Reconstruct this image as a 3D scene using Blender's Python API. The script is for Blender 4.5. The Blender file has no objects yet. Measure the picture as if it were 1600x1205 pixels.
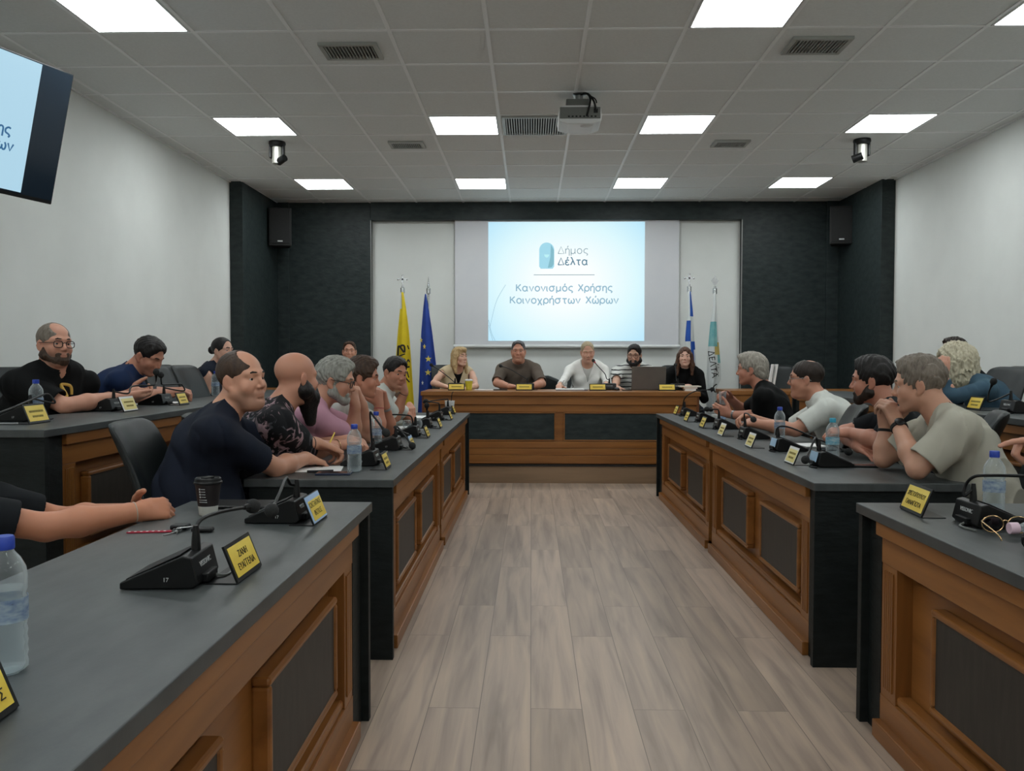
import bpy, bmesh, math, random
import numpy as np
from mathutils import Vector, Matrix

# ------------------------------------------------------------------ camera, world, exposure
C = bpy.context.scene.collection
scene = bpy.context.scene
FOC, YAW, PITCH, ROLL, HC = 1321.2, 0.022913, -0.031532, 0.00135, 1.27
_f = Vector((-math.sin(YAW)*math.cos(PITCH), math.cos(YAW)*math.cos(PITCH), math.sin(PITCH)))
_r = Vector((math.cos(YAW), math.sin(YAW), 0))
_u = _r.cross(_f)
CR = _r*math.cos(ROLL) + _u*math.sin(ROLL)
CU = -_r*math.sin(ROLL) + _u*math.cos(ROLL)
CF = _f
cam_data = bpy.data.cameras.new('camera')
cam = bpy.data.objects.new('camera', cam_data)
C.objects.link(cam)
cam_data.sensor_fit = 'HORIZONTAL'
cam_data.sensor_width = 36.0
cam_data.lens = FOC/1600*36.0
cam_data.clip_start = 0.05
M = Matrix.Identity(4)
for i in range(3):
    M[i][0], M[i][1], M[i][2] = CR[i], CU[i], -CF[i]
M[2][3] = HC
cam.matrix_world = M
scene.camera = cam

world = bpy.data.worlds.new('world')
scene.world = world
world.use_nodes = True
world.node_tree.nodes['Background'].inputs[0].default_value = (0.55, 0.6, 0.65, 1)
world.node_tree.nodes['Background'].inputs[1].default_value = 0.05

scene.view_settings.view_transform = 'Standard'
scene.view_settings.look = 'None'
scene.view_settings.gamma = 1.0
scene.view_settings.use_curve_mapping = False
scene.view_settings.exposure = 0.0
PANEL_POWER = 15.0          # radiance of the LED ceiling panels
SCREEN_POWER = 1.0

def P(px, py, y):
    """point at room depth y seen at photo position (px, py)"""
    d = CF + CR*((px-800)/FOC) - CU*((py-602.5)/FOC)
    d = d/d.y
    return Vector((0, 0, HC)) + d*y
def PZ(px, py, z):
    """point at height z seen at photo position (px, py)"""
    d = CF + CR*((px-800)/FOC) - CU*((py-602.5)/FOC)
    return Vector((0, 0, HC)) + d*((z-HC)/d.z)

# ------------------------------------------------------------------ materials
def lin(c):
    if isinstance(c, str):
        c = tuple(int(c[i:i+2], 16)/255 for i in (0, 2, 4))
    return tuple((x/12.92 if x <= 0.04045 else ((x+0.055)/1.055)**2.4) for x in c[:3])
def mat(name, col, rough=0.5, metal=0.0, spec=0.5, **k):
    m = bpy.data.materials.new(name)
    m.use_nodes = True
    b = m.node_tree.nodes['Principled BSDF']
    b.inputs['Base Color'].default_value = (*lin(col), 1)
    b.inputs['Roughness'].default_value = rough
    b.inputs['Metallic'].default_value = metal
    b.inputs['Specular IOR Level'].default_value = spec
    for kk, v in k.items():
        b.inputs[kk].default_value = v
    return m
def nodes(m):
    return m.node_tree.nodes, m.node_tree.links, m.node_tree.nodes['Principled BSDF']
def coords(m, scale=(1, 1, 1), rot=(0, 0, 0), kind='Object'):
    n, l, b = nodes(m)
    tc = n.new('ShaderNodeTexCoord')
    mp = n.new('ShaderNodeMapping')
    mp.inputs['Scale'].default_value = scale
    mp.inputs['Rotation'].default_value = rot
    l.new(tc.outputs[kind], mp.inputs['Vector'])
    return mp.outputs['Vector']
def noisy(name, c1, c2, rough=0.5, scale=(1, 1, 1), nscale=5.0, detail=4.0, bump=0.0, bscale=None, spec=0.5, metal=0.0, lo=0.3, hi=0.7, bdist=0.01, **k):
    """two-tone procedural surface with optional bump"""
    m = mat(name, c1, rough, metal, spec, **k)
    n, l, b = nodes(m)
    v = coords(m, scale)
    t = n.new('ShaderNodeTexNoise')
    t.inputs['Scale'].default_value = nscale
    t.inputs['Detail'].default_value = detail
    l.new(v, t.inputs['Vector'])
    r = n.new('ShaderNodeValToRGB')
    r.color_ramp.elements[0].position = lo
    r.color_ramp.elements[1].position = hi
    r.color_ramp.elements[0].color = (*lin(c1), 1)
    r.color_ramp.elements[1].color = (*lin(c2), 1)
    l.new(t.outputs['Fac'], r.inputs['Fac'])
    l.new(r.outputs['Color'], b.inputs['Base Color'])
    if bump:
        t2 = t
        if bscale:
            t2 = n.new('ShaderNodeTexNoise')
            t2.inputs['Scale'].default_value = bscale
            t2.inputs['Detail'].default_value = 3
            l.new(v, t2.inputs['Vector'])
        bp = n.new('ShaderNodeBump')
        bp.inputs['Strength'].default_value = bump
        bp.inputs['Distance'].default_value = bdist
        l.new(t2.outputs['Fac'], bp.inputs['Height'])
        l.new(bp.outputs['Normal'], b.inputs['Normal'])
    return m
def emis(name, col, power):
    m = bpy.data.materials.new(name)
    m.use_nodes = True
    n, l, b = nodes(m)
    b.inputs['Base Color'].default_value = (0.02, 0.02, 0.02, 1)
    b.inputs['Emission Color'].default_value = (*lin(col), 1)
    b.inputs['Emission Strength'].default_value = power
    b.inputs['Roughness'].default_value = 0.4
    return m
def thin_clear(name, tint=(0.95, 0.97, 0.98), base=0.10, edge=0.75):
    """thin clear plastic or glass: mostly see-through, shiny at the rims"""
    m = bpy.data.materials.new(name)
    m.use_nodes = True
    n, l = m.node_tree.nodes, m.node_tree.links
    n.remove(n['Principled BSDF'])
    out = n['Material Output']
    tr = n.new('ShaderNodeBsdfTransparent')
    tr.inputs[0].default_value = (*tint, 1)
    gl = n.new('ShaderNodeBsdfPrincipled')
    gl.inputs['Base Color'].default_value = (0.62, 0.68, 0.70, 1)
    gl.inputs['Roughness'].default_value = 0.06
    gl.inputs['Specular IOR Level'].default_value = 1.0
    lw = n.new('ShaderNodeLayerWeight')
    lw.inputs['Blend'].default_value = 0.45
    mr = n.new('ShaderNodeMapRange')
    mr.inputs['To Min'].default_value = base
    mr.inputs['To Max'].default_value = edge
    l.new(lw.outputs['Facing'], mr.inputs['Value'])
    mx = n.new('ShaderNodeMixShader')
    l.new(mr.outputs[0], mx.inputs[0])
    l.new(tr.outputs[0], mx.inputs[1])
    l.new(gl.outputs[0], mx.inputs[2])
    l.new(mx.outputs[0], out.inputs['Surface'])
    return m

def wood(name, c1, c2, rough=0.35, axis=1, band=14.0):
    """grain running along the given axis"""
    sc = [9.0, 9.0, 9.0]
    sc[axis] = 0.7
    m = mat(name, c1, rough, 0, 0.4)
    n, l, b = nodes(m)
    v = coords(m, tuple(sc))
    t = n.new('ShaderNodeTexNoise')
    t.inputs['Scale'].default_value = 1.6
    t.inputs['Detail'].default_value = 6
    t.inputs['Distortion'].default_value = 0.6
    l.new(v, t.inputs['Vector'])
    r = n.new('ShaderNodeValToRGB')
    e = r.color_ramp.elements
    e[0].position, e[1].position = 0.30, 0.72
    e[0].color, e[1].color = (*lin(c1), 1), (*lin(c2), 1)
    l.new(t.outputs['Fac'], r.inputs['Fac'])
    l.new(r.outputs['Color'], b.inputs['Base Color'])
    return m

MAT = {}
MAT['wall'] = noisy('wall_paint', 'e3e6e3', 'dee1de', 0.8, nscale=3, bump=0.08, bscale=160, bdist=0.004)
MAT['tile'] = noisy('ceiling_tile', 'e2e5e4', 'dcdfde', 0.9, nscale=60, bump=0.25, bscale=220, bdist=0.003)
MAT['tbar'] = mat('ceiling_bar', 'eef0f0', 0.45)
MAT['slate_wall'] = noisy('slate_wall', '1c2526', '2e3737', 0.5, (1, 1, 2.2), 9, 10, bump=0.3, bscale=16, spec=0.3, bdist=0.01)
MAT['slate_end'] = noisy('slate_end', '0e1313', '1b2121', 0.55, (1, 1, 3), 9, 8, bump=0.25, bscale=22, spec=0.25, bdist=0.008)
MAT['top'] = noisy('counter_laminate', '393d3e', '494d4d', 0.42, (3, 1, 1), 7, 8, bump=0.06, bscale=60, spec=0.45, bdist=0.003)
MAT['inset'] = noisy('inset_laminate', '2d2a26', '393530', 0.5, (6, 6, 1), 9, 6, bump=0.1, bscale=90, spec=0.4, bdist=0.003)
MAT['wood_y'] = wood('cherry_wood_along', '784b22', '986432', 0.36, 1)
MAT['wood_z'] = wood('cherry_wood_up', '764a22', '966230', 0.36, 2)
MAT['wood_x'] = wood('cherry_wood_across', '794c23', '9a6634', 0.36, 0)
MAT['wood_dark'] = wood('dark_cherry_wood', '5c341c', '704424', 0.34, 1)
MAT['black_plastic'] = mat('black_plastic', '0b0c0d', 0.4, spec=0.35)
MAT['black_matte'] = noisy('black_matte', '0a0b0b', '101111', 0.7, nscale=40)
MAT['foam'] = noisy('black_foam', '1c1d1d', '262727', 0.95, nscale=160, bump=0.4, bscale=300, bdist=0.003)
MAT['leather'] = noisy('black_leather', '161b1c', '1e2425', 0.45, nscale=9, bump=0.12, bscale=110, spec=0.35, bdist=0.003)
MAT['chrome'] = mat('chrome', 'd0d2d4', 0.18, 1.0)
MAT['steel'] = mat('brushed_steel', '9a9c9c', 0.35, 1.0)
MAT['white_paper'] = noisy('white_paper', 'e8e8e6', 'e2e3e2', 0.8, nscale=12)
MAT['gold'] = noisy('gold_plate', 'dcbb3c', 'efd55c', 0.4, (1, 6, 1), 6, 3, metal=0.0, spec=0.5)
MAT['pale_gold'] = noisy('pale_gold_plate', 'dccb7c', 'e8db94', 0.5, (1, 6, 1), 6, 3)
MAT['ink'] = mat('black_ink', '17140c', 0.7)
MAT['grey_ink'] = mat('light_grey_ink', 'b9bcbc', 0.6)
MAT['cap_blue'] = mat('blue_cap', '2440a4', 0.4)
MAT['cap_cyan'] = mat('cyan_cap', '35a6c6', 0.4)
MAT['cap_pink'] = mat('pink_cap', 'd9bccb', 0.45)
MAT['clear'] = thin_clear('clear_plastic')
MAT['glass'] = thin_clear('clear_glass', base=0.06, edge=0.6)
MAT['white_plastic'] = mat('white_plastic', 'd9dbdb', 0.4)
MAT['grey_plastic'] = mat('grey_plastic', '6d706c', 0.45)

# ------------------------------------------------------------------ mesh helpers
def new_mesh_obj(name, bm, m, parent=None, smooth=False, bevel=0.0, angle=35):
    me = bpy.data.meshes.new(name)
    bmesh.ops.recalc_face_normals(bm, faces=bm.faces[:])
    bm.to_mesh(me)
    bm.free()
    if m is not None:
        for mm in (m if isinstance(m, (list, tuple)) else [m]):
            me.materials.append(mm)
    o = bpy.data.objects.new(name, me)
    C.objects.link(o)
    if parent is not None:
        o.parent = parent
    if smooth:
        me.polygons.foreach_set('use_smooth', [True]*len(me.polygons))
        me.set_sharp_from_angle(angle=math.radians(angle))
    if bevel:
        md = o.modifiers.new('bevel', 'BEVEL')
        md.width = bevel
        md.segments = 2
        md.limit_method = 'ANGLE'
    return o
def thing(name, label, cat, loc=(0, 0, 0), rz=0.0, group=None, kind=None):
    o = bpy.data.objects.new(name, None)
    C.objects.link(o)
    o.location = loc
    o.rotation_euler = (0, 0, rz)
    return tag(o, label, cat, group, kind)
def tag(o, label=None, cat=None, group=None, kind=None):
    if label: o['label'] = label
    if cat: o['category'] = cat
    if group: o['group'] = group
    if kind: o['kind'] = kind
    return o
def box(bm, x0, x1, y0, y1, z0, z1):
    vs = [bm.verts.new((x, y, z)) for x in (x0, x1) for y in (y0, y1) for z in (z0, z1)]
    for f in ((0, 1, 3, 2), (4, 6, 7, 5), (0, 4, 5, 1), (2, 3, 7, 6), (0, 2, 6, 4), (1, 5, 7, 3)):
        bm.faces.new([vs[i] for i in f])
def bx(name, dims, m, parent=None, bevel=0.0):
    bm = bmesh.new()
    if isinstance(dims[0], (int, float)): dims = [dims]
    for d in dims: box(bm, *d)
    return new_mesh_obj(name, bm, m, parent, bevel=bevel)
def prism(bm, prof, a0, a1, put):
    """profile (list of 2D points) swept from a0 to a1; put(u, v, a) -> xyz"""
    A = [bm.verts.new(put(u, v, a0)) for u, v in prof]
    B = [bm.verts.new(put(u, v, a1)) for u, v in prof]
    n = len(prof)
    for i in range(n):
        bm.faces.new((A[i], A[(i+1) % n], B[(i+1) % n], B[i]))
    bm.faces.new(A[::-1])
    bm.faces.new(B)
def lathe(bm, prof, seg=24, c=(0, 0, 0), cap=True):
    rings = []
    for r, z in prof:
        rings.append([bm.verts.new((c[0]+r*math.cos(2*math.pi*i/seg), c[1]+r*math.sin(2*math.pi*i/seg), c[2]+z)) for i in range(seg)])
    for a, b in zip(rings, rings[1:]):
        for i in range(seg):
            bm.faces.new((a[i], a[(i+1) % seg], b[(i+1) % seg], b[i]))
    if cap:
        bm.faces.new(rings[0][::-1])
        bm.faces.new(rings[-1])
def smooth_path(pts, n=8):
    pts = [Vector(p) for p in pts]
    if len(pts) < 3: return pts
    out = []
    for i in range(len(pts)-1):
        p0 = pts[max(i-1, 0)]; p1 = pts[i]; p2 = pts[i+1]; p3 = pts[min(i+2, len(pts)-1)]
        for k in range(n):
            t = k/n
            out.append(0.5*((2*p1)+(p2-p0)*t+(2*p0-5*p1+4*p2-p3)*t*t+(3*p1-p0-3*p2+p3)*t**3))
    out.append(pts[-1])
    return out
def tube(bm, pts, r, seg=8, closed=False):
    pts = [Vector(p) for p in pts]
    n = len(pts)
    rs = r if isinstance(r, (list, tuple)) else [r]*n
    if len(rs) != n:
        rs = [rs[0]+(rs[-1]-rs[0])*i/(n-1) for i in range(n)]
    rings = []
    ref = None
    for i in range(n):
        if closed: t = pts[(i+1) % n]-pts[i-1]
        else: t = pts[min(i+1, n-1)]-pts[max(i-1, 0)]
        t.normalize()
        if ref is None:
            ref = Vector((0, 0, 1)) if abs(t.z) < 0.9 else Vector((1, 0, 0))
        a = t.cross(ref)
        if a.length < 1e-6: a = t.orthogonal()
        a.normalize()
        b = a.cross(t)
        ref = b
        rings.append([bm.verts.new(pts[i]+(a*math.cos(2*math.pi*k/seg)+b*math.sin(2*math.pi*k/seg))*rs[i]) for k in range(seg)])
    m = n if closed else n-1
    for i in range(m):
        A, B = rings[i], rings[(i+1) % n]
        for k in range(seg):
            bm.faces.new((A[k], A[(k+1) % seg], B[(k+1) % seg], B[k]))
    if not closed:
        bm.faces.new(rings[0][::-1])
        bm.faces.new(rings[-1])
def tube_obj(name, pts, r, m, parent=None, seg=8, smooth=True, n=8, closed=False):
    bm = bmesh.new()
    tube(bm, smooth_path(pts, n) if smooth else pts, r, seg, closed)
    return new_mesh_obj(name, bm, m, parent, smooth=True, angle=60)
def ball(bm, c, r, seg=16, rings=10, sq=(1, 1, 1)):
    M = Matrix.Translation(c) @ Matrix.Diagonal((r*sq[0], r*sq[1], r*sq[2], 1))
    bmesh.ops.create_uvsphere(bm, u_segments=seg, v_segments=rings, radius=1.0, matrix=M)
def text_obj(name, body, size, m, parent, matrix, extrude=0.0006, align='CENTER', bold=0.0, stretch=1.0, spacing=1.0):
    cu = bpy.data.curves.new(name, 'FONT')
    cu.body = body.translate(str.maketrans('ΑΒΕΖΗΙΚΜΝΟΡΤΥΧ', 'ABEZHIKMNOPTYX'))
    cu.size = size
    cu.extrude = extrude
    cu.align_x = align
    cu.align_y = 'CENTER'
    cu.resolution_u = 3
    cu.space_character = spacing
    t = bpy.data.objects.new(name, cu)
    C.objects.link(t)
    dg = bpy.context.evaluated_depsgraph_get()
    me = bpy.data.meshes.new_from_object(t.evaluated_get(dg))
    bpy.data.objects.remove(t)
    bpy.data.curves.remove(cu)
    me.materials.clear()
    me.materials.append(m)
    me.transform(matrix @ Matrix.Diagonal((stretch, 1, 1, 1)))
    o = bpy.data.objects.new(name, me)
    C.objects.link(o)
    o.parent = parent
    return o
def frame_matrix(o, xa, ya):
    """matrix whose local x, y run along xa, ya and z out of the face"""
    xa = Vector(xa).normalized(); ya = Vector(ya).normalized(); za = xa.cross(ya)
    M = Matrix.Identity(4)
    for i in range(3):
        M[i][0], M[i][1], M[i][2], M[i][3] = xa[i], ya[i], za[i], o[i]
    return M

# Greek lower-case lettering drawn as strokes: (width, strokes); a stroke is (points, rounded)
def _ring(cx, cy, rx, ry): return ([(cx+rx*math.cos(a*math.pi/8), cy+ry*math.sin(a*math.pi/8)) for a in range(17)], False)
_O = _ring(.23, .25, .22, .25)
_ETA = [([(0, .5), (0, 0)], False), ([(0, .33), (.1, .47), (.26, .48), (.35, .36), (.35, .1), (.35, -.2)], True)]
_OM = [([(.1, .5), (.0, .28), (.05, .04), (.17, .0), (.28, .12), (.29, .32)], True), ([(.29, .12), (.40, 0), (.53, .04), (.58, .28), (.48, .5)], True)]
_EPS = [([(.36, .43), (.2, .5), (.04, .40), (.09, .28), (.24, .27)], True), ([(.24, .27), (.06, .24), (.0, .12), (.12, .01), (.28, .0), (.38, .08)], True)]
def _acc(x): return ([(x, .60), (x+.08, .78)], False)
GREEK = {'ο': (.46, [_O]), 'ό': (.46, [_O, _acc(.2)]), 'α': (.54, [_O, ([(.46, .5), (.44, .2), (.47, .04), (.54, .01)], True)]), 'ν': (.42, [([(0, .5), (.21, 0), (.42, .5)], False)]),
 'ι': (.1, [([(0, .5), (0, .1), (.03, .02), (.1, 0)], False)]), 'σ': (.56, [_O, ([(.22, .5), (.56, .5)], False)]), 'ς': (.42, [([(.42, .45), (.24, .5), (.05, .36), (.06, .14), (.3, .03), (.4, -.07), (.3, -.18)], True)]),
 'μ': (.46, [([(.02, .5), (.02, -.2)], False), ([(.02, .16), (.1, .02), (.25, 0), (.38, .14)], True), ([(.4, .5), (.4, .06), (.46, 0)], False)]), 'η': (.36, _ETA), 'ή': (.36, _ETA+[_acc(.17)]),
 'έ': (.38, _EPS+[_acc(.18)]), 'λ': (.42, [([(0, .74), (.09, .72), (.17, .55), (.42, 0)], False), ([(.22, .42), (0, 0)], False)]), 'τ': (.42, [([(0, .48), (.42, .48)], False), ([(.2, .48), (.2, .1), (.25, .01), (.34, 0)], False)]),
 'Δ': (.58, [([(0, .01), (.29, .7), (.58, .01), (0, .01)], False)]), 'Κ': (.46, [([(0, 0), (0, .7)], False), ([(.42, .7), (0, .29)], False), ([(.13, .42), (.46, 0)], False)]), 'Χ': (.48, [([(0, 0), (.46, .7)], False), ([(.02, .7), (.48, 0)], False)]),
 'ρ': (.46, [([(.01, -.2), (.01, .25)], False), _O]), 'χ': (.42, [([(0, .5), (.4, -.2)], False), ([(.02, -.2), (.40, .5)], False)]), 'ω': (.58, _OM), 'ώ': (.58, _OM+[_acc(.26)]), ' ': (.26, [])}
def stroke_text(name, body, w, h, weight, m, parent, matrix, align='CENTER'):
    """lettering fitted to width w, cap height h"""
    gap = 0.15
    tot = sum(GREEK[c][0]+gap for c in body)-gap
    kx, ky = w/tot, h/0.7
    x = -tot/2 if align == 'CENTER' else -tot
    for word in body.split(' '):
        bm = bmesh.new()
        for c in word:
            wd, st = GREEK[c]
            for pts, rnd in st:
                q = [Vector(((x+a)*kx, b_*ky, 0)) for a, b_ in pts]
                if rnd: q = smooth_path(q, 5)
                tube(bm, q, weight, 6)
            x += wd+gap
        x += GREEK[' '][0]+gap
        for v_ in bm.verts: v_.co.z *= 0.12
        me = bpy.data.meshes.new(name)
        bm.to_mesh(me); bm.free()
        me.transform(matrix)
        me.materials.append(m)
        o = bpy.data.objects.new(name, me)
        C.objects.link(o); o.parent = parent
    return o
# ------------------------------------------------------------------ the room
XL, XR, YB, ZC, YF = -3.42, 4.04, 10.98, 3.272, -2.4
def struct(name, dims, m, bevel=0.0, parent=None):
    o = bx(name, dims, m, parent, bevel)
    if parent is None: o['kind'] = 'structure'
    return o
# laminate plank floor
m = mat('plank_floor', '8a7a6c', 0.42, 0, 0.4)
n, l, b = nodes(m)
v = coords(m, (1, 1, 1), (0, 0, math.pi/2))
br = n.new('ShaderNodeTexBrick')
br.offset, br.offset_frequency = 0.37, 2
br.inputs['Scale'].default_value = 1.0
br.inputs['Brick Width'].default_value = 1.28
br.inputs['Row Height'].default_value = 0.186
br.inputs['Mortar Size'].default_value = 0.0016
br.inputs['Mortar Smooth'].default_value = 0.2
br.inputs['Bias'].default_value = 0.0
br.inputs['Color1'].default_value = (0, 0, 0, 1)
br.inputs['Color2'].default_value = (1, 1, 1, 1)
br.inputs['Mortar'].default_value = (0.5, 0.5, 0.5, 1)
l.new(v, br.inputs['Vector'])
# each plank shifts the grain pattern by its own amount
sh = n.new('ShaderNodeVectorMath'); sh.operation = 'MULTIPLY_ADD'
l.new(br.outputs['Color'], sh.inputs[0])
sh.inputs[1].default_value = (7.3, 11.1, 5.7)
mp2 = n.new('ShaderNodeMapping')
mp2.inputs['Scale'].default_value = (0.8, 11.0, 1.0)
l.new(v, mp2.inputs['Vector'])
l.new(mp2.outputs['Vector'], sh.inputs[2])
g1 = n.new('ShaderNodeTexNoise'); g1.inputs['Scale'].default_value = 1.7; g1.inputs['Detail'].default_value = 9; g1.inputs['Distortion'].default_value = 0.5
l.new(sh.outputs[0], g1.inputs['Vector'])
rp = n.new('ShaderNodeValToRGB')
e = rp.color_ramp.elements
e[0].position, e[1].position = 0.22, 0.80
e[0].color, e[1].color = (*lin('827267'), 1), (*lin('bda792'), 1)
e2 = rp.color_ramp.elements.new(0.5); e2.color = (*lin('a69384'), 1)
l.new(g1.outputs['Fac'], rp.inputs['Fac'])
hs = n.new('ShaderNodeMapRange'); hs.inputs['To Min'].default_value = 0.86; hs.inputs['To Max'].default_value = 1.1
l.new(br.outputs['Color'], hs.inputs['Value'])
mm = n.new('ShaderNodeMix'); mm.data_type = 'RGBA'; mm.blend_type = 'MULTIPLY'; mm.inputs[0].default_value = 1.0
l.new(rp.outputs['Color'], mm.inputs[6]); l.new(hs.outputs[0], mm.inputs[7])
md = n.new('ShaderNodeMix'); md.data_type = 'RGBA'
l.new(br.outputs['Fac'], md.inputs[0]); l.new(mm.outputs[2], md.inputs[6]); md.inputs[7].default_value = (*lin('75685e'), 1)
l.new(md.outputs[2], b.inputs['Base Color'])
MAT['floor'] = m
struct('floor', (XL-0.15, XR+0.15, YF-0.15, YB+0.2, -0.12, 0), MAT['floor'])
struct('wall_left', (XL-0.15, XL, YF, YB+0.2, 0, ZC+0.05), MAT['wall'])
struct('wall_right', (XR, XR+0.15, YF, YB+0.2, 0, ZC+0.05), MAT['wall'])
struct('wall_front', (XL-0.15, XR+0.15, YF-0.15, YF, 0, ZC+0.05), MAT['wall'])
struct('wall_back', (XL-0.15, XR+0.15, YB, YB+0.2, 0, ZC+0.05), MAT['wall'])
cl = struct('ceiling', (XL-0.15, XR+0.15, YF-0.15, YB+0.2, ZC, ZC+0.1), MAT['tile'])
# T-bar grid, pitch 0.6 m
bm = bmesh.new()
GX, GY = -2.673, 6.998
x = GX - 0.6*int((GX-XL)/0.6)
while x < XR:
    box(bm, x-0.012, x+0.012, YF, YB, ZC-0.006, ZC+0.001)
    x += 0.6
y = GY - 0.6*int((GY-YF)/0.6)
while y < YB:
    box(bm, XL, XR, y-0.012, y+0.012, ZC-0.0055, ZC+0.001)
    y += 0.6
new_mesh_obj('ceiling_grid', bm, MAT['tbar'], cl)
bx('edge_angle', [(XL, XL+0.02, YF, YB, ZC-0.012, ZC), (XR-0.02, XR, YF, YB, ZC-0.012, ZC)], MAT['tbar'], cl)
# dark slate cladding round the far end: header, side bays, returns
SY = 10.87
RX0, RX1, RZ = P(579, 346, SY).x, P(1160, 346, SY).x, 3.045
struct('trim_1', (XL+0.30, RX0, SY, YB, 0, ZC), MAT['slate_wall'], 0.003)
struct('trim_2', (RX1, XR-0.30, SY, YB, 0, ZC), MAT['slate_wall'], 0.003)
struct('trim_3', (RX0+0.004, RX1-0.004, SY-0.02, YB, RZ, ZC), MAT['slate_wall'], 0.003)
struct('trim_4', (XL, XL+0.15, 9.55, SY, 0, ZC), MAT['slate_wall'], 0.004)
struct('trim_5', (XR-0.15, XR, 9.55, SY, 0, ZC), MAT['slate_wall'], 0.004)
struct('trim_6', [(XL+0.15, XL+0.30, SY-0.02, YB, 0, ZC)], MAT['slate_wall'], 0.004)
struct('trim_7', [(XR-0.30, XR-0.15, SY-0.02, YB, 0, ZC)], MAT['slate_wall'], 0.004)
MAT['reveal'] = mat('aluminium_reveal', '8b8d8a', 0.4, 0.3)
struct('trim_8', [(RX0-0.001, RX0+0.006, SY-0.006, SY+0.02, 0, RZ), (RX1-0.006, RX1+0.001, SY-0.006, SY+0.02, 0, RZ)], MAT['reveal'])
# raised platforms: along both side walls and across the far end
PZB, PZS = 0.18, 0.20
MAT['riser'] = wood('platform_riser', '7d6650', '94795f', 0.45, 0)
pl = struct('floor_platform_back', (XL, XR, 8.62, YB, 0, PZB), MAT['floor'])
bx('riser', (XL+0.0, XR-0.0, 8.608, 8.62, 0, PZB-0.004), MAT['riser'], pl, 0.002)
bx('nosing', (XL, XR, 8.60, 8.635, PZB-0.006, PZB+0.006), MAT['black_matte'], pl, 0.002)
pa = struct('floor_platform_left', (XL, -2.0, 3.45, 8.6, 0, PZS), MAT['floor'])
bx('riser', (-2.0, -1.988, 3.45, 8.6, 0, PZS-0.004), MAT['riser'], pa)
pa = struct('floor_platform_right', (2.43, XR, 3.45, 8.6, 0, PZS), MAT['floor'])
bx('riser', (2.418, 2.43, 3.45, 8.6, 0, PZS-0.004), MAT['riser'], pa)

# LED panels in the tile grid (three columns of the grid apart, four rows apart)
MAT['led'] = emis('led_diffuser', 'f8fefe', PANEL_POWER)
names = {(-1, 0): 'nearest row, upper left', (-1, 1): 'over the left of the aisle', (-1, 2): 'nearest row, right of the aisle', (-1, 3): 'cut by the upper right photo edge',
         (0, 0): 'middle row, first from the left wall, beside a dome camera', (0, 1): 'middle row, left of the linear ceiling grille', (0, 2): 'middle row, right of the projector', (0, 3): 'middle row, first from the right wall, beside a dome camera',
         (1, 0): 'far row, first from the left wall', (1, 1): 'far row, second from the left wall', (1, 2): 'far row, third from the left wall', (1, 3): 'far row, first from the right wall'}
for rw in (-4, -3, -2, -1, 0, 1):
    for c in range(4):
        if rw == -1 and c == 1: continue
        if rw == -2 and c == 2: continue
        X, Y = -2.373+1.8*c, 7.298+2.4*rw
        lab = 'square lit LED ceiling panel, ' + names.get((rw, c), 'behind the photographer')
        t = thing('ceiling_light', lab, 'light', (X, Y, ZC), 0, 'square LED ceiling panels')
        a, q = 0.286, 0.272
        bx('frame', [(-a, a, -a, -q, -0.010, 0), (-a, a, q, a, -0.010, 0), (-a, -q, -q, q, -0.010, 0), (q, a, -q, q, -0.010, 0)], MAT['white_plastic'], t)
        bx('diffuser', (-q-0.012, q+0.012, -q-0.012, q+0.012, -0.0075, -0.001), MAT['led'], t)
# air grilles
MAT['grille'] = mat('grille_metal', 'a9aca8', 0.45, 0.2)
MAT['duct'] = mat('duct_black', '151614', 0.9)
def grille(label, cx, cy, w, d, nslat, slat_w=0.006):
    t = thing('air_grille', label, 'air vent', (cx, cy, ZC), 0, 'ceiling air grilles')
    f = 0.028
    bx('backing', (-w/2, w/2, -d/2, d/2, -0.004, -0.001), MAT['duct'], t)
    bx('frame', [(-w/2-f, w/2+f, -d/2-f, -d/2, -0.02, 0), (-w/2-f, w/2+f, d/2, d/2+f, -0.02, 0), (-w/2-f, -w/2, -d/2, d/2, -0.02, 0), (w/2, w/2+f, -d/2, d/2, -0.02, 0)], MAT['grille'], t, 0.002)
    for i in range(nslat):
        xx = -w/2 + w*(i+0.5)/nslat
        bx('slat', (xx-slat_w/2, xx+slat_w/2, -d/2, d/2, -0.018, -0.003), MAT['grille'], t)
zc = ZC
a = PZ(549, 78, zc); grille('ceiling air vent with black slots, upper left, in front of a blank tile', a.x, a.y, 0.32, 0.22, 15)
a = PZ(1276, 69, zc); grille('ceiling air vent with dark slots, upper right beside nearest lit panel', a.x, a.y, 0.32, 0.22, 15)
a = PZ(636, 225, zc); grille('small ceiling air vent left of the middle lit panels', a.x, a.y, 0.27, 0.17, 15)
a = PZ(1141, 223, zc); grille('small ceiling air vent right of the middle lit panels', a.x, a.y, 0.27, 0.17, 15)
grille('wide ceiling grille of thin slats beside the projector', GX+0.6*4+0.3, 7.298, 0.50, 0.50, 24, 0.009)

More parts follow.
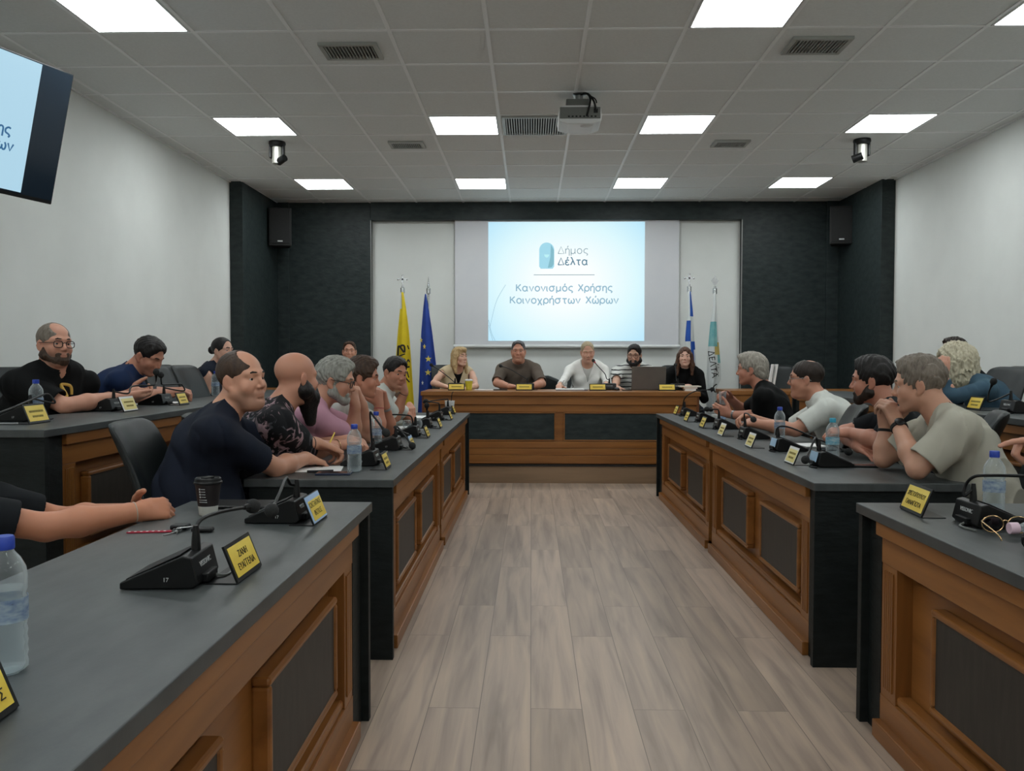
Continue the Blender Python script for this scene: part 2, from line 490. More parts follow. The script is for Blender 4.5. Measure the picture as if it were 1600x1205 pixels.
# PTZ cameras hanging from the ceiling
MAT['silver'] = mat('silver_plastic', 'b9b8b0', 0.35, 0.4)
def ptz(label, px, py, s):
    a = PZ(px, py, ZC)
    t = thing('ceiling_camera', label, 'camera', a, 0, 'dome cameras on the ceiling')
    bm = bmesh.new(); lathe(bm, [(0.075, 0), (0.078, -0.02), (0.066, -0.045), (0.05, -0.05)], 24); new_mesh_obj('mount', bm, MAT['black_plastic'], t, True)
    bm = bmesh.new(); lathe(bm, [(0.04, -0.05), (0.042, -0.07), (0.034, -0.075)], 20); new_mesh_obj('collar', bm, MAT['white_plastic'], t, True)
    for q in (-0.061, 0.059): bx('arm', (q-0.009, q+0.009, -0.025, 0.025, -0.15, -0.03), MAT['black_plastic'], t, 0.006)
    bm = bmesh.new()
    M2 = Matrix.Translation((0, 0, -0.14)) @ Matrix.Rotation(math.radians(35*s), 4, 'Y')
    bmesh.ops.create_cone(bm, cap_ends=True, segments=24, radius1=0.046, radius2=0.046, depth=0.15, matrix=Matrix.Translation((0, 0, -0.125)))
    new_mesh_obj('body', bm, MAT['silver'], t, True)
    bm = bmesh.new()
    bmesh.ops.create_cone(bm, cap_ends=True, segments=20, radius1=0.036, radius2=0.032, depth=0.09, matrix=Matrix.Translation((s*0.05, -0.03, -0.17)) @ Matrix.Rotation(math.radians(70), 4, 'Y') @ Matrix.Rotation(math.radians(30), 4, 'X'))
    new_mesh_obj('lens', bm, MAT['black_plastic'], t, True)
ptz('dark ceiling camera with silver barrel on the left side', 433, 222, 1)
ptz('dark ceiling camera with silver barrel on the right side', 1347, 218, -1)

# loudspeakers high in the dark corners
def speaker(label, px0, px1, py0, py1, y, rz):
    a, b2 = P(px0, py0, y), P(px1, py1, y)
    w, h = (b2.x-a.x)*0.98, a.z-b2.z
    t = thing('loudspeaker', label, 'loudspeaker', ((a.x+b2.x)/2, y+0.13, b2.z), rz, 'wall loudspeakers')
    bm = bmesh.new()
    prism(bm, [(-w/2, -0.12), (w/2, -0.12), (w*0.33, 0.13), (-w*0.33, 0.13)], 0, h, lambda u, v_, q: (u, v_, q))
    new_mesh_obj('cabinet', bm, MAT['black_matte'], t, bevel=0.012)
    bx('front_mesh', (-w/2+0.02, w/2-0.02, -0.128, -0.118, 0.03, h-0.02), MAT['foam'], t, 0.004)
    bx('badge', (-0.03, 0.03, -0.132, -0.127, 0.05, 0.066), MAT['grey_ink'], t)
    sx = -1 if rz > 0 else 1
    bx('bracket', [(-0.03, 0.03, 0.12, 0.30, h*0.45, h*0.55)], MAT['black_plastic'], t)
speaker('black loudspeaker high in the left dark corner', 416, 452, 324, 384, 10.42, math.radians(12))
speaker('black loudspeaker high in the right dark corner', 1301, 1337, 321, 381, 10.42, math.radians(-12))

# projection screen with the lit slide
yS = 10.915
a, b2 = P(711, 346, yS), P(1060, 544, yS)
ps = thing('projection_screen', 'white pull-down projection screen with lit slide on the far wall', 'projection screen', ((a.x+b2.x)/2, yS, b2.z))
w2 = (b2.x-a.x)/2
MAT['screen_cloth'] = noisy('screen_cloth', 'd9dade', 'd4d6db', 0.7, nscale=3)
H = RZ+0.05-b2.z
bx('fabric', (-w2, w2, -0.002, 0.002, 0.03, H), MAT['screen_cloth'], ps)
bm = bmesh.new(); tube(bm, [(-w2-0.02, 0, 0.02), (w2+0.02, 0, 0.02)], 0.022, 12); new_mesh_obj('bottom_bar', bm, MAT['white_plastic'], ps, True)
bx('case', (-w2-0.04, w2+0.04, -0.05, 0.04, H, H+0.09), MAT['white_plastic'], ps, 0.01)
# slide: pale cyan picture, its own emission standing in for the projector's beam
c0, c1 = P(763, 347, yS-0.004), P(1006.5, 533, yS-0.004)
m = bpy.data.materials.new('glowing_slide'); m.use_nodes = True
n, l, b = nodes(m)
tc = n.new('ShaderNodeTexCoord'); mp = n.new('ShaderNodeMapping'); l.new(tc.outputs['Object'], mp.inputs['Vector'])
mp.inputs['Location'].default_value = (-((c0.x+c1.x)/2-ps.location.x)*1.0, 0, -((c0.z+c1.z)/2-ps.location.z)*1.0)
gr = n.new('ShaderNodeTexGradient'); gr.gradient_type = 'SPHERICAL'
mp2 = n.new('ShaderNodeMapping'); mp2.inputs['Scale'].default_value = (0.78, 0.0, 0.92); l.new(mp.outputs['Vector'], mp2.inputs['Vector'])
l.new(mp2.outputs['Vector'], gr.inputs['Vector'])
rp = n.new('ShaderNodeValToRGB'); e = rp.color_ramp.elements
e[0].position, e[1].position = 0.0, 0.75
e[0].color, e[1].color = (*lin('bfe9fb'), 1), (*lin('fbffff'), 1)
ee = e.new(0.3); ee.color = (*lin('dcf8fd'), 1)
l.new(gr.outputs['Fac'], rp.inputs['Fac'])
l.new(rp.outputs['Color'], b.inputs['Emission Color']); b.inputs['Emission Strength'].default_value = SCREEN_POWER
b.inputs['Base Color'].default_value = (0.02, 0.02, 0.02, 1)
b.inputs['Roughness'].default_value = 1.0
b.inputs['Specular IOR Level'].default_value = 0.0
lx0, lx1, lz0, lz1 = c0.x-ps.location.x, c1.x-ps.location.x, c1.z-ps.location.z, min(c0.z, RZ)-ps.location.z
sl = bx('slide', (lx0, lx1, -0.006, -0.003, lz0, lz1), m, ps)
def emi_ink(name, col): return emis(name, col, 1.0)
INK1, INK2, INK3 = emi_ink('slide_grey_blue', '7d98a3'), emi_ink('slide_dark_blue', '5a8197'), emi_ink('slide_text_blue', '8db4c8')
LOGO1, LOGO2, LOGO3 = emi_ink('slide_logo_blue', '9ed6e8'), emi_ink('slide_logo_cyan', 'b8ecf2'), emi_ink('slide_logo_teal', '7fb7c6')
for k in (INK1, INK2, INK3, LOGO1, LOGO2, LOGO3):
    k.node_tree.nodes['Principled BSDF'].inputs['Base Color'].default_value = (0.02, 0.02, 0.02, 1)
def SP(px, py):
    q = P(px, py, yS-0.007)
    return Vector((q.x-ps.location.x, -0.0065, q.z-ps.location.z))
def slide_text(s, px0, px1, pyb, pyc, wt, m):
    a, b2 = SP(px0, pyb), SP(px1, pyb)
    stroke_text('slide_text', s, b2.x-a.x, SP(px0, pyc).z-a.z, wt, m, ps, frame_matrix(Vector(((a.x+b2.x)/2, -0.0068, a.z)), (1, 0, 0), (0, 0, 1)))
slide_text('Δήμος', 872, 918.5, 396.5, 385.5, 0.0045, INK1)
slide_text('Δέλτα', 872, 918, 414, 403, 0.0075, INK2)
slide_text('Κανονισμός Χρήσης', 807, 956.5, 455, 444.5, 0.0075, INK3)
slide_text('Κοινοχρήστων Χώρων', 797.5, 966, 474, 463.5, 0.0075, INK3)
q0, q1 = SP(834, 429.6), SP(929, 429.0)
bx('slide_rule', (q0.x, q1.x, -0.0075, -0.006, q0.z-0.004, q0.z+0.004), INK1, ps)
# arched logo
q0, q1 = SP(842.5, 420), SP(866, 379)
r = (q1.x-q0.x)/2
def arch(name, x0, x1, z0, z1, y, mm, dy=0.0006):
    bm = bmesh.new()
    rr = (x1-x0)/2; cx = (x0+x1)/2
    pr = [(x0+rr*0.2, z0), (x1-rr*0.2, z0), (x1, z0+rr*0.3)] + [(cx+rr*math.cos(t*math.pi/12), z1-rr+rr*math.sin(t*math.pi/12)) for t in range(13)] + [(x0, z0+rr*0.3)]
    prism(bm, pr, y, y-dy, lambda u, v_, q: (u, q, v_))
    return new_mesh_obj(name, bm, mm, ps)
arch('logo', q0.x, q1.x, q0.z, q1.z, -0.0065, LOGO1)
bm = bmesh.new()
prism(bm, [(q0.x+r*1.15, q0.z+0.01), (q1.x-0.03, q0.z+0.02), (q1.x-0.004, q0.z+0.06), (q1.x-0.004, q1.z-r), (q1.x-r*0.45, q1.z-r*0.25), (q1.x-r*0.5, q0.z+r*1.6)], -0.0071, -0.0077, lambda u, v_, q: (u, q, v_))
new_mesh_obj('logo', bm, LOGO3, ps)
bm = bmesh.new()
prism(bm, [(q0.x+r+0.34*r*math.cos(t*math.pi/8+math.pi), q0.z+r*1.9+0.42*r*math.sin(t*math.pi/8+math.pi)) for t in range(9)], -0.0071, -0.0078, lambda u, v_, q: (u, q, v_))
new_mesh_obj('logo', bm, LOGO2, ps)
# thin curved lines at the slide's lower left
for pts in ([(763.5, 500), (768, 520), (773.5, 532)], [(765.5, 512), (768, 500), (776, 470), (790, 445)], [(763.5, 508), (767, 522), (770, 532)]):
    bm = bmesh.new(); tube(bm, smooth_path([SP(*p) for p in pts]), 0.003, 5); new_mesh_obj('slide_curve', bm, INK3, ps)

# projector under the ceiling
a = PZ(905, 146, ZC)
pj = thing('projector', 'grey white projector with black cables hanging from the ceiling', 'projector', (a.x, a.y, ZC))
sc = a.y/FOC
bm = bmesh.new(); lathe(bm, [(0.045, 0), (0.05, -0.012), (0.03, -0.02), (0.028, -0.07)], 20); new_mesh_obj('ceiling_plate', bm, MAT['steel'], pj, True)
bx('mount', [(-0.10, 0.07, -0.07, 0.07, -0.125, -0.06)], MAT['grey_plastic'], pj, 0.006)
bm = bmesh.new()
prism(bm, [(-0.155, -0.245), (-0.163, -0.20), (-0.155, -0.15), (-0.135, -0.125), (0.135, -0.125), (0.155, -0.15), (0.163, -0.20), (0.155, -0.245), (0.10, -0.262), (-0.09, -0.262)], -0.13, 0.15, lambda u, v_, q: (u, q, v_))
new_mesh_obj('housing', bm, MAT['white_plastic'], pj, bevel=0.008)
bx('rear_panel', (-0.15, 0.15, -0.136, -0.128, -0.225, -0.14), MAT['grey_plastic'], pj, 0.004)
bx('port', [(-0.09+0.028*i, -0.076+0.028*i, -0.139, -0.134, -0.215, -0.205) for i in range(8)], MAT['black_plastic'], pj)
bx('power_socket', (0.10, 0.13, -0.142, -0.134, -0.185, -0.155), MAT['black_plastic'], pj)
bm = bmesh.new()
bmesh.ops.create_cone(bm, cap_ends=True, segments=24, radius1=0.045, radius2=0.04, depth=0.05, matrix=Matrix.Translation((0.06, 0.16, -0.20)) @ Matrix.Rotation(math.pi/2, 4, 'X'))
new_mesh_obj('lens', bm, MAT['black_plastic'], pj, True)
bm = bmesh.new(); ball(bm, (0.05, -0.06, -0.262), 0.03, sq=(1.5, 1, 0.4)); new_mesh_obj('foot', bm, MAT['white_plastic'], pj, True)
tube_obj('cable', [(0.0, -0.02, -0.015), (0.05, -0.06, -0.02), (0.075, -0.13, -0.08), (0.06, -0.145, -0.17), (0.05, -0.14, -0.21)], 0.008, MAT['black_plastic'], pj)
tube_obj('cable', [(0.01, -0.02, -0.015), (0.06, -0.08, -0.03), (0.10, -0.14, -0.10), (0.115, -0.145, -0.165)], 0.008, MAT['black_plastic'], pj)
tube_obj('cable', [(0.06, -0.06, -0.03), (0.11, -0.10, -0.07), (0.125, -0.09, -0.10)], 0.005, MAT['black_plastic'], pj)

# television on the left wall, swung out and tipped down
T1, T2 = P(116, 117, 5.05), P(90, 322, 5.13)
T0 = P(0, 72, 4.63)
xa = (T1-T0).normalized()
ya = (T1-T2); hgt = ya.length
ya = (ya - xa*ya.dot(xa)).normalized()
za = xa.cross(ya)
tv = thing('television', 'black wall television showing a pale blue slide, at the left photo edge', 'television', (0, 0, 0))
tv.matrix_world = frame_matrix(T1, xa, ya)
W = hgt*1.78
MAT['tv_screen'] = emis('tv_picture', 'b9e2f7', 0.85)
MAT['tv_ink'] = emis('tv_text', '2f6c9c', 0.8)
MAT['tv_dark'] = mat('tv_glass', '1b2733', 0.12)
bx('housing', (-W, 0, -hgt, 0, -0.05, 0.0), MAT['black_plastic'], tv, 0.006)
bx('panel', (-W+0.01, -0.008, -hgt+0.022, -0.008, 0.0, 0.002), MAT['tv_dark'], tv)
pw = 0.205
bx('picture', (-W+pw, -pw, -hgt+0.03, -0.012, 0.002, 0.003), MAT['tv_screen'], tv)
for s_, v_, xr, w_ in (('Κανονισμός Χρήσης', -hgt*0.575, -0.325, 0.72), ('Κοινοχρήστων Χώρων', -hgt*0.685, -0.295, 0.80)):
    stroke_text('screen_text', s_, w_, 0.056, 0.0052, MAT['tv_ink'], tv, frame_matrix(Vector((xr, v_, 0.0036)), (1, 0, 0), (0, 1, 0)), 'RIGHT')
inv = tv.matrix_world.inverted()
tube_obj('wall_arm', [Vector((-W*0.5, -hgt*0.5, -0.05)), inv @ Vector((XL+0.02, 4.2, 2.6))], 0.03, MAT['black_plastic'], tv, smooth=False)
# ------------------------------------------------------------------ council desks
def desk(label, xf, xb, y0, y1, zb, zt, mods, near_end=True, far_end=True):
    """long desk: aisle face at xf, back at xb, from y0 (near) to y1; mods = wooden fronts (ya, yb, [panel spans])"""
    t = thing('council_desk', label, 'desk', (xf, y0, zb))
    s = 1 if xf > xb else -1                     # direction the front faces
    L, D, H = y1-y0, abs(xf-xb), zt-zb
    X = lambda d: -s*d                           # depth behind the face -> local x
    def b(name, spans, m, bev=0.0, parent=None):
        return bx(name, [(min(X(d0), X(d1)), max(X(d0), X(d1)), ya, yb, za, zb_) for d0, d1, ya, yb, za, zb_ in spans], m, parent or t, bev)
    b('countertop', [(0, D, 0, L, H-0.034, H)], MAT['top'], 0.003)
    if near_end:
        b('end_panel', [(0.006, D-0.02, 0.012, 0.045, 0, H-0.034)], MAT['slate_end'], 0.002)
    if far_end:
        b('end_panel', [(0.006, D-0.02, L-0.045, L-0.012, 0, H-0.034)], MAT['slate_end'], 0.002)
    b('carcass', [(0.102, 0.12, 0.045, L-0.045, 0.0, H-0.034), (0.034, 0.10, 0.045, mods[0][0]-y0, 0, H-0.034), (0.034, 0.10, mods[-1][1]-y0, L-0.045, 0, H-0.034)], MAT['slate_end'])
    for ya, yb, spans in mods:
        ya, yb = ya-y0, yb-y0
        f = b('front', [(0.088, 0.10, ya, yb, 0.02, H-0.034)], MAT['wood_y'])           # recessed field
        z1, z2 = 0.175, H-0.175
        b('rail', [(0.034, 0.09, ya, yb, z2, H-0.036), (0.034, 0.09, ya, yb, 0.02, z1-0.03)], MAT['wood_y'], 0.002)
        b('rail_lip', [(0.042, 0.09, ya, yb, z1-0.03, z1)], MAT['wood_y'], 0.008)
        b('cornice', [(0.012, 0.036, ya, yb, H-0.083, H-0.036)], MAT['wood_y'], 0.003)
        pw = 0.115
        for q0, q1 in ((ya, ya+pw), (yb-pw, yb)):
            fl = [(0.036, 0.09, q0, q1, z1-0.03, z2)]
            k = 5
            for i in range(k):
                c = q0+0.02+(q1-q0-0.04)*(i+0.5)/k
                fl.append((0.031, 0.037, c-0.005, c+0.005, z1, z2-0.02))
            b('pilaster', fl, MAT['wood_z'], 0.0015)
        b('plinth', [(0.008, 0.06, ya, yb, 0.0, 0.058)], MAT['wood_y'], 0.004)
        for p0, p1 in spans:
            p0, p1 = p0-y0, p1-y0
            q0, q1 = 0.215, H-0.235
            e = 0.022
            pf = b('panel_frame', [(0.042, 0.09, p0, p1, q1-e, q1), (0.042, 0.09, p0, p1, q0, q0+e), (0.042, 0.09, p0, p0+e, q0+e, q1-e), (0.042, 0.09, p1-e, p1, q0+e, q1-e)], MAT['wood_y'], 0.008)
            b('inset_panel', [(0.050, 0.09, p0+e, p1-e, q0+e, q1-e)], MAT['inset'], 0.0, pf)
    return t
ZT = 0.765
A0, A1 = -0.575, 1.155
desk('long slate-topped desk left of the aisle, five men leaning on it', A0, A0-0.63, 3.50, 7.90, 0, ZT,
     [(3.655, 5.60, [(3.90, 4.52), (4.74, 5.36)]), (5.70, 7.74, [(5.93, 6.55), (6.80, 7.45)])])
desk('long slate-topped desk right of the aisle, four men leaning on it', A1, A1+0.63, 3.46, 7.86, 0, ZT,
     [(3.615, 5.56, [(3.80, 4.45), (4.70, 5.33)]), (5.66, 7.70, [(5.90, 6.52), (6.78, 7.42)])])
desk('nearest slate-topped desk at the left, coffee cup and keys on it', A0+0.015, A0-0.63, 0.55, 2.955, 0, ZT,
     [(0.72, 2.78, [(0.93, 1.63), (1.92, 2.60)])])
desk('nearest slate-topped desk at the right, sunglasses and crumpled bottle on it', A1-0.01, A1+0.63, 0.60, 2.995, 0, ZT,
     [(0.72, 2.85, [(0.90, 1.60), (1.88, 2.52)])])
ZR = PZS+ZT
L2X, R2X = -2.07, 2.50
desk('raised back-row desk along the left wall, man in black T-shirt behind it', L2X, L2X-0.52, 3.54, 8.2, PZS, ZR,
     [(3.735, 5.80, [(3.98, 4.72), (4.95, 5.60)]), (5.90, 8.05, [(6.10, 6.80), (7.0, 7.75)])])
desk('raised back-row desk along the right wall, curly blonde woman behind it', R2X, R2X+0.52, 3.62, 8.2, PZS, ZR,
     [(3.80, 5.80, [(4.05, 4.75), (4.95, 5.60)]), (5.90, 8.05, [(6.10, 6.80), (7.0, 7.75)])])

# presiding desk across the far end
def bench(label, x0, x1, y0, y1, zb, zt, panels, slim=False):
    t = thing('presiding_desk' if not slim else 'side_desk', label, 'desk', ((x0+x1)/2, y0, zb))
    w, D, H = (x1-x0)/2, y1-y0, zt-zb
    def b(name, spans, m, bev=0.0, par=None): return bx(name, spans, m, par or t, bev)
    b('worktop', [(-w, w, 0, D, H-0.045, H)], MAT['wood_x'], 0.004)
    b('front_board', [(-w+0.03, w-0.03, 0.055, 0.075, 0.03, H-0.045)], MAT['wood_x'])
    b('rail', [(-w+0.03, w-0.03, 0.020, 0.056, H-0.135, H-0.046)], MAT['wood_x'], 0.003)
    b('upper_board', [(-w+0.03, w-0.03, 0.036, 0.056, H-0.21, H-0.137)], MAT['wood_x'], 0.003)
    b('side_panel', [(-w+0.012, -w+0.035, 0.02, D-0.02, 0, H-0.045)], MAT['wood_dark'], 0.002)
    b('side_panel', [(w-0.035, w-0.012, 0.02, D-0.02, 0, H-0.045)], MAT['wood_dark'], 0.002)
    b('lower_board', [(-w+0.03, w-0.03, 0.034, 0.056, 0.17, 0.24)], MAT['wood_x'], 0.003)
    b('lower_board', [(-w+0.03, w-0.03, 0.026, 0.056, 0.10, 0.167)], MAT['wood_x'], 0.003)
    b('plinth', [(-w+0.03, w-0.03, 0.012, 0.056, 0.012, 0.098)], MAT['wood_x'], 0.004)
    b('kick_strip', [(-w+0.03, w-0.03, 0.03, 0.06, 0.0, 0.012)], MAT['black_matte'])  # black kick strip along the foot of the desk
    for p0, p1 in panels:
        c0_, c1_ = p0-(x0+x1)/2, p1-(x0+x1)/2
        q0, q1, e = 0.245, H-0.213, 0.012
        f = b('panel_frame', [(c0_, c1_, 0.03, 0.056, q1-e, q1), (c0_, c1_, 0.03, 0.056, q0, q0+e), (c0_, c0_+e, 0.03, 0.056, q0+e, q1-e), (c1_-e, c1_, 0.03, 0.056, q0+e, q1-e)], MAT['wood_x'], 0.003)
        b('slate_panel', [(c0_+e, c1_-e, 0.04, 0.056, q0+e, q1-e)], MAT['slate_wall'], 0, f)
    return t
YP, ZP = 8.66, 0.934
bench('wooden presiding desk at the far end with green-black panels, five people behind it', P(657, 612, YP).x, P(1095, 612, YP).x, YP, YP+0.70, PZB, ZP,
      [(-1.05, P(868, 650, YP).x), (P(881, 650, YP).x, 1.66)])
bench('wooden side desk in the far left corner, mostly hidden behind heads', -3.25, -1.50, 9.05, 9.70, PZB, ZP, [], True)
bench('wooden side desk in the far right corner, behind the men in black and white shirts', 2.10, 3.62, 9.05, 9.70, PZB, ZP, [], True)

# ------------------------------------------------------------------ chairs
def chair(label, x, y, z, rz, group='black leather meeting chairs', proto=[]):
    """black leather swivel chair facing local +y"""
    if not proto:
        t = thing('meeting_chair', label, 'chair', (x, y, z), rz, group)
        bm = bmesh.new()
        # curved backrest slab: thick, wide, leaning back
        prof = []
        N, Mx = 10, 8
        for side in (0, 1):
            g = []
            for i in range(N+1):
                v = i/N
                zz = 0.46+0.56*v
                w = 0.235*(1.0-0.12*abs(v-0.45)*1.2)
                yy = -0.20-0.16*v**1.4+0.02*math.sin(v*math.pi)
                row = []
                for j in range(Mx+1):
                    u = -1+2*j/Mx
                    th = 0.035*math.sqrt(max(0.05, 1-abs(u)**6))*(1-0.25*v**6)
                    bow = 0.045*u*u
                    row.append(bm.verts.new((u*w, yy+bow+(th if side == 0 else -th), zz+(-0.02 if i == N and abs(u) > 0.9 else 0))))
                g.append(row)
            prof.append(g)
        F, B = prof
        for g, fl in ((F, 0), (B, 1)):
            for i in range(N):
                for j in range(Mx):
                    q = (g[i][j], g[i][j+1], g[i+1][j+1], g[i+1][j])
                    bm.faces.new(q if fl else q[::-1])
        def strip(a, b_):
            for i in range(len(a)-1): bm.faces.new((a[i], a[i+1], b_[i+1], b_[i]))
        strip(F[0], B[0]); strip(B[N], F[N])
        strip([r[0] for r in B], [r[0] for r in F]); strip([r[Mx] for r in F], [r[Mx] for r in B])
        ob = new_mesh_obj('backrest', bm, MAT['leather'], t, True, angle=70)
        ob.modifiers.new('soft', 'SUBSURF').levels = 1
        ob.modifiers['soft'].render_levels = 1
        bm = bmesh.new()
        lathe(bm, [(0.05, 0), (0.22, -0.012), (0.262, 0.02), (0.262, 0.055), (0.23, 0.085), (0.05, 0.088)], 28, (0, 0, 0.385))
        for v_ in bm.verts:
            v_.co.x = max(-0.24, min(0.24, v_.co.x*1.08)); v_.co.y = max(-0.23, min(0.25, v_.co.y*1.05))
        new_mesh_obj('seat', bm, MAT['leather'], t, True)
        bx('back_support', (-0.03, 0.03, -0.25, -0.10, 0.36, 0.385), MAT['black_plastic'], t, 0.006)
        bx('back_strut', (-0.03, 0.03, -0.262, -0.24, 0.36, 0.56), MAT['black_plastic'], t, 0.006)
        bm = bmesh.new(); lathe(bm, [(0.035, 0.04), (0.035, 0.20), (0.022, 0.20), (0.022, 0.39)], 16); new_mesh_obj('gas_lift', bm, MAT['steel'], t, True)
        for k in range(5):
            a = k*2*math.pi/5
            leg = tube_obj('base_leg', [(0.02*math.cos(a), 0.02*math.sin(a), 0.09), (0.27*math.cos(a), 0.27*math.sin(a), 0.065)], [0.024, 0.014], MAT['steel'], t, smooth=False)
            bm = bmesh.new(); bmesh.ops.create_cone(bm, cap_ends=True, segments=14, radius1=0.027, radius2=0.027, depth=0.03, matrix=Matrix.Translation((0.27*math.cos(a), 0.27*math.sin(a), 0.027)) @ Matrix.Rotation(a, 4, 'Z') @ Matrix.Rotation(math.pi/2, 4, 'X'))
            new_mesh_obj('caster', bm, MAT['black_plastic'], leg, True)
        proto.append(t)
        return t
    t0 = proto[0]
    t = t0.copy(); C.objects.link(t)
    t.location, t.rotation_euler = (x, y, z), (0, 0, rz)
    tag(t, label, 'chair', group)
    for ch in list(t0.children):
        c = ch.copy(); C.objects.link(c); c.parent = t
        for g in ch.children:
            d = g.copy(); C.objects.link(d); d.parent = c
    return t
RG = math.radians
# chairs with nobody in them; occupied ones are set under their sitters further down
chair('empty black chair between the man in blue shirt and the woman with a bun', -2.43, 6.08, PZS, RG(-92))
chair('second empty black chair next to the woman with a bun', -2.43, 6.60, PZS, RG(-94))
chair('empty black chair against the far left dark wall, beside the corner', -2.85, 10.15, PZB, RG(180))
chair('empty black chair against the far left dark wall, second from the corner', -2.42, 10.2, PZB, RG(180))
a = P(1224, 590, 10.1); chair('empty black chair against the far right dark wall', a.x, 10.05, PZB, RG(180))
chair('empty black leather chair behind the raised right desk, right of the curly blonde woman', 3.16, 6.15, PZS, RG(100))
chair('empty black chair between the man in white polo and the bearded man', 1.53, 4.88, 0, RG(78))

# ------------------------------------------------------------------ flags
MAT['flag_white'] = noisy('flag_white', 'd6dad8', 'cfd4d3', 0.8, nscale=8)
MAT['flag_yellow'] = noisy('flag_yellow', 'e3cb1f', 'd8bd1c', 0.75, nscale=8)
MAT['flag_blue'] = noisy('flag_blue', '21449c', '1c3a8c', 0.75, nscale=8)
MAT['flag_sky'] = noisy('flag_sky_blue', '2058b4', '1c4fa6', 0.75, nscale=8)
MAT['flag_teal'] = noisy('flag_teal', '86bab9', '58a0a8', 0.75, nscale=10)
MAT['flag_ochre'] = noisy('flag_ochre', 'c8b46a', 'b9a55e', 0.75, nscale=10)
def flag(label, py_top, px_pole, y, finial, edges, mats, pick, deco=None):
    """edges: list of (py, px_left, px_right) of the hanging cloth"""
    base = P(px_pole, 700, y)
    z0 = PZB
    top = P(px_pole, py_top, y)
    t = thing('flag', label, 'flag', (top.x, y, z0), 0, 'flags on poles')
    o = Vector((top.x, y, z0))
    ht = top.z-z0
    bm = bmesh.new(); lathe(bm, [(0.17, 0), (0.17, 0.02), (0.05, 0.05), (0.03, 0.09)], 24); new_mesh_obj('base', bm, MAT['steel'], t, True)
    tube_obj('pole', [(0, 0, 0.06), (0, 0, ht-0.16)], 0.013, MAT['chrome'], t, smooth=False)
    bm = bmesh.new(); lathe(bm, [(0.014, ht-0.17), (0.026, ht-0.16), (0.026, ht-0.10), (0.012, ht-0.09), (0.012, ht-0.07)], 14)
    if finial == 'cross':
        box(bm, -0.011, 0.011, -0.008, 0.008, ht-0.075, ht+0.045)
        box(bm, -0.05, 0.05, -0.008, 0.008, ht-0.008, ht+0.012)
        for c in ((-0.052, 0, ht+0.002), (0.052, 0, ht+0.002), (0, 0, ht+0.048)): ball(bm, c, 0.014, 8, 6)
    elif finial == 'spear':
        lathe(bm, [(0.012, ht-0.09), (0.014, ht-0.07), (0.001, ht+0.045)], 10)
    else:
        prism(bm, [(0, ht-0.07), (0.045, ht-0.005), (0, ht+0.055), (-0.045, ht-0.005)], -0.006, 0.006, lambda u, v_, q: (u, q, v_))
    new_mesh_obj('finial', bm, MAT['chrome'], t, True)
    # cloth: two gathered layers with vertical folds
    bm = bmesh.new()
    NU, NV = 28, 40
    rows = []
    ys = [e[0] for e in edges]
    for i in range(NV+1):
        py = ys[0]+(ys[-1]-ys[0])*i/NV
        xl = float(np.interp(py, ys, [e[1] for e in edges])); xr = float(np.interp(py, ys, [e[2] for e in edges]))
        row = []
        for j in range(NU+1):
            u = j/NU
            q = P(xl+(xr-xl)*u, py, y)
            amp = 0.035*min(1.0, 0.15+i/NV)
            row.append(bm.verts.new((q.x-o.x, -0.035+amp*math.sin(u*9.5+0.6*math.sin(i*0.12))-0.03*math.sin(math.pi*u), q.z-o.z)))
        rows.append(row)
    for i in range(NV):
        for j in range(NU):
            f = bm.faces.new((rows[i][j], rows[i+1][j], rows[i+1][j+1], rows[i][j+1]))
            f.material_index = pick((j+0.5)/NU, (i+0.5)/NV, ys[0]+(ys[-1]-ys[0])*(i+0.5)/NV)
    ob = new_mesh_obj('cloth', bm, mats, t, True, angle=180)
    sd = ob.modifiers.new('thick', 'SOLIDIFY'); sd.thickness = 0.004
    if deco: deco(t, o, y)
    return t
def on_flag(o, px, py, y, lift=-0.11):
    q = P(px, py, y)
    return Vector((q.x-o.x, lift, q.z-o.z))
def deco_eagle(t, o, y):
    def st(pts, r=0.007): 
        bm = bmesh.new(); tube(bm, smooth_path([on_flag(o, *p, y) for p in pts], 4), r, 6); new_mesh_obj('emblem', bm, MAT['ink'], t, True)
    st([(624, 556), (625, 541), (630, 546), (634, 551), (634, 541.5), (630, 540), (626, 543)], 0.012)
    st([(625, 557), (635, 553)], 0.008)
    st([(631, 565), (634, 561), (637, 567), (640, 562), (642, 566)], 0.008)
    st([(634, 578), (638, 574), (642, 573)], 0.012); st([(634, 578), (635, 588), (642, 597)], 0.009); st([(638, 580), (641, 590)], 0.008)
    st([(639, 540), (641, 546)], 0.008)
def star(t, o, y, px, py, r, m, w=1.0):
    bm = bmesh.new()
    c = on_flag(o, px, py, y)
    pr = []
    for k in range(10):
        a = math.pi/2+k*math.pi/5
        q = r if k % 2 == 0 else r*0.4
        pr.append((c.x+q*math.cos(a)*w, c.z+q*math.sin(a)))
    prism(bm, pr, c.y-0.003, c.y+0.001, lambda u, v_, q: (u, q, v_))
    new_mesh_obj('star', bm, m, t)
MAT['star'] = mat('star_yellow', 'd9c65a', 0.7)
def deco_eu(t, o, y):
    for px, py, r, w in ((671, 561, 0.042, 1), (670.5, 582, 0.042, 1), (660, 532, 0.034, 0.55), (665, 542, 0.034, 0.6), (662, 598, 0.03, 0.5)):
        star(t, o, y, px, py, r, MAT['star'] if py != 598 else MAT['flag_white'], w)
yf = 10.2
flag('yellow flag with black eagle on a pole with cross finial', 437, 629, yf, 'cross',
     [(457, 627, 631), (480, 626, 635), (520, 622, 640), (560, 619, 643), (610, 617, 646), (680, 612, 650), (715, 612, 650)], [MAT['flag_yellow'], MAT['flag_white']], lambda u, v, py: 1 if (u < 0.35 and py < 485) else 0, deco_eagle)
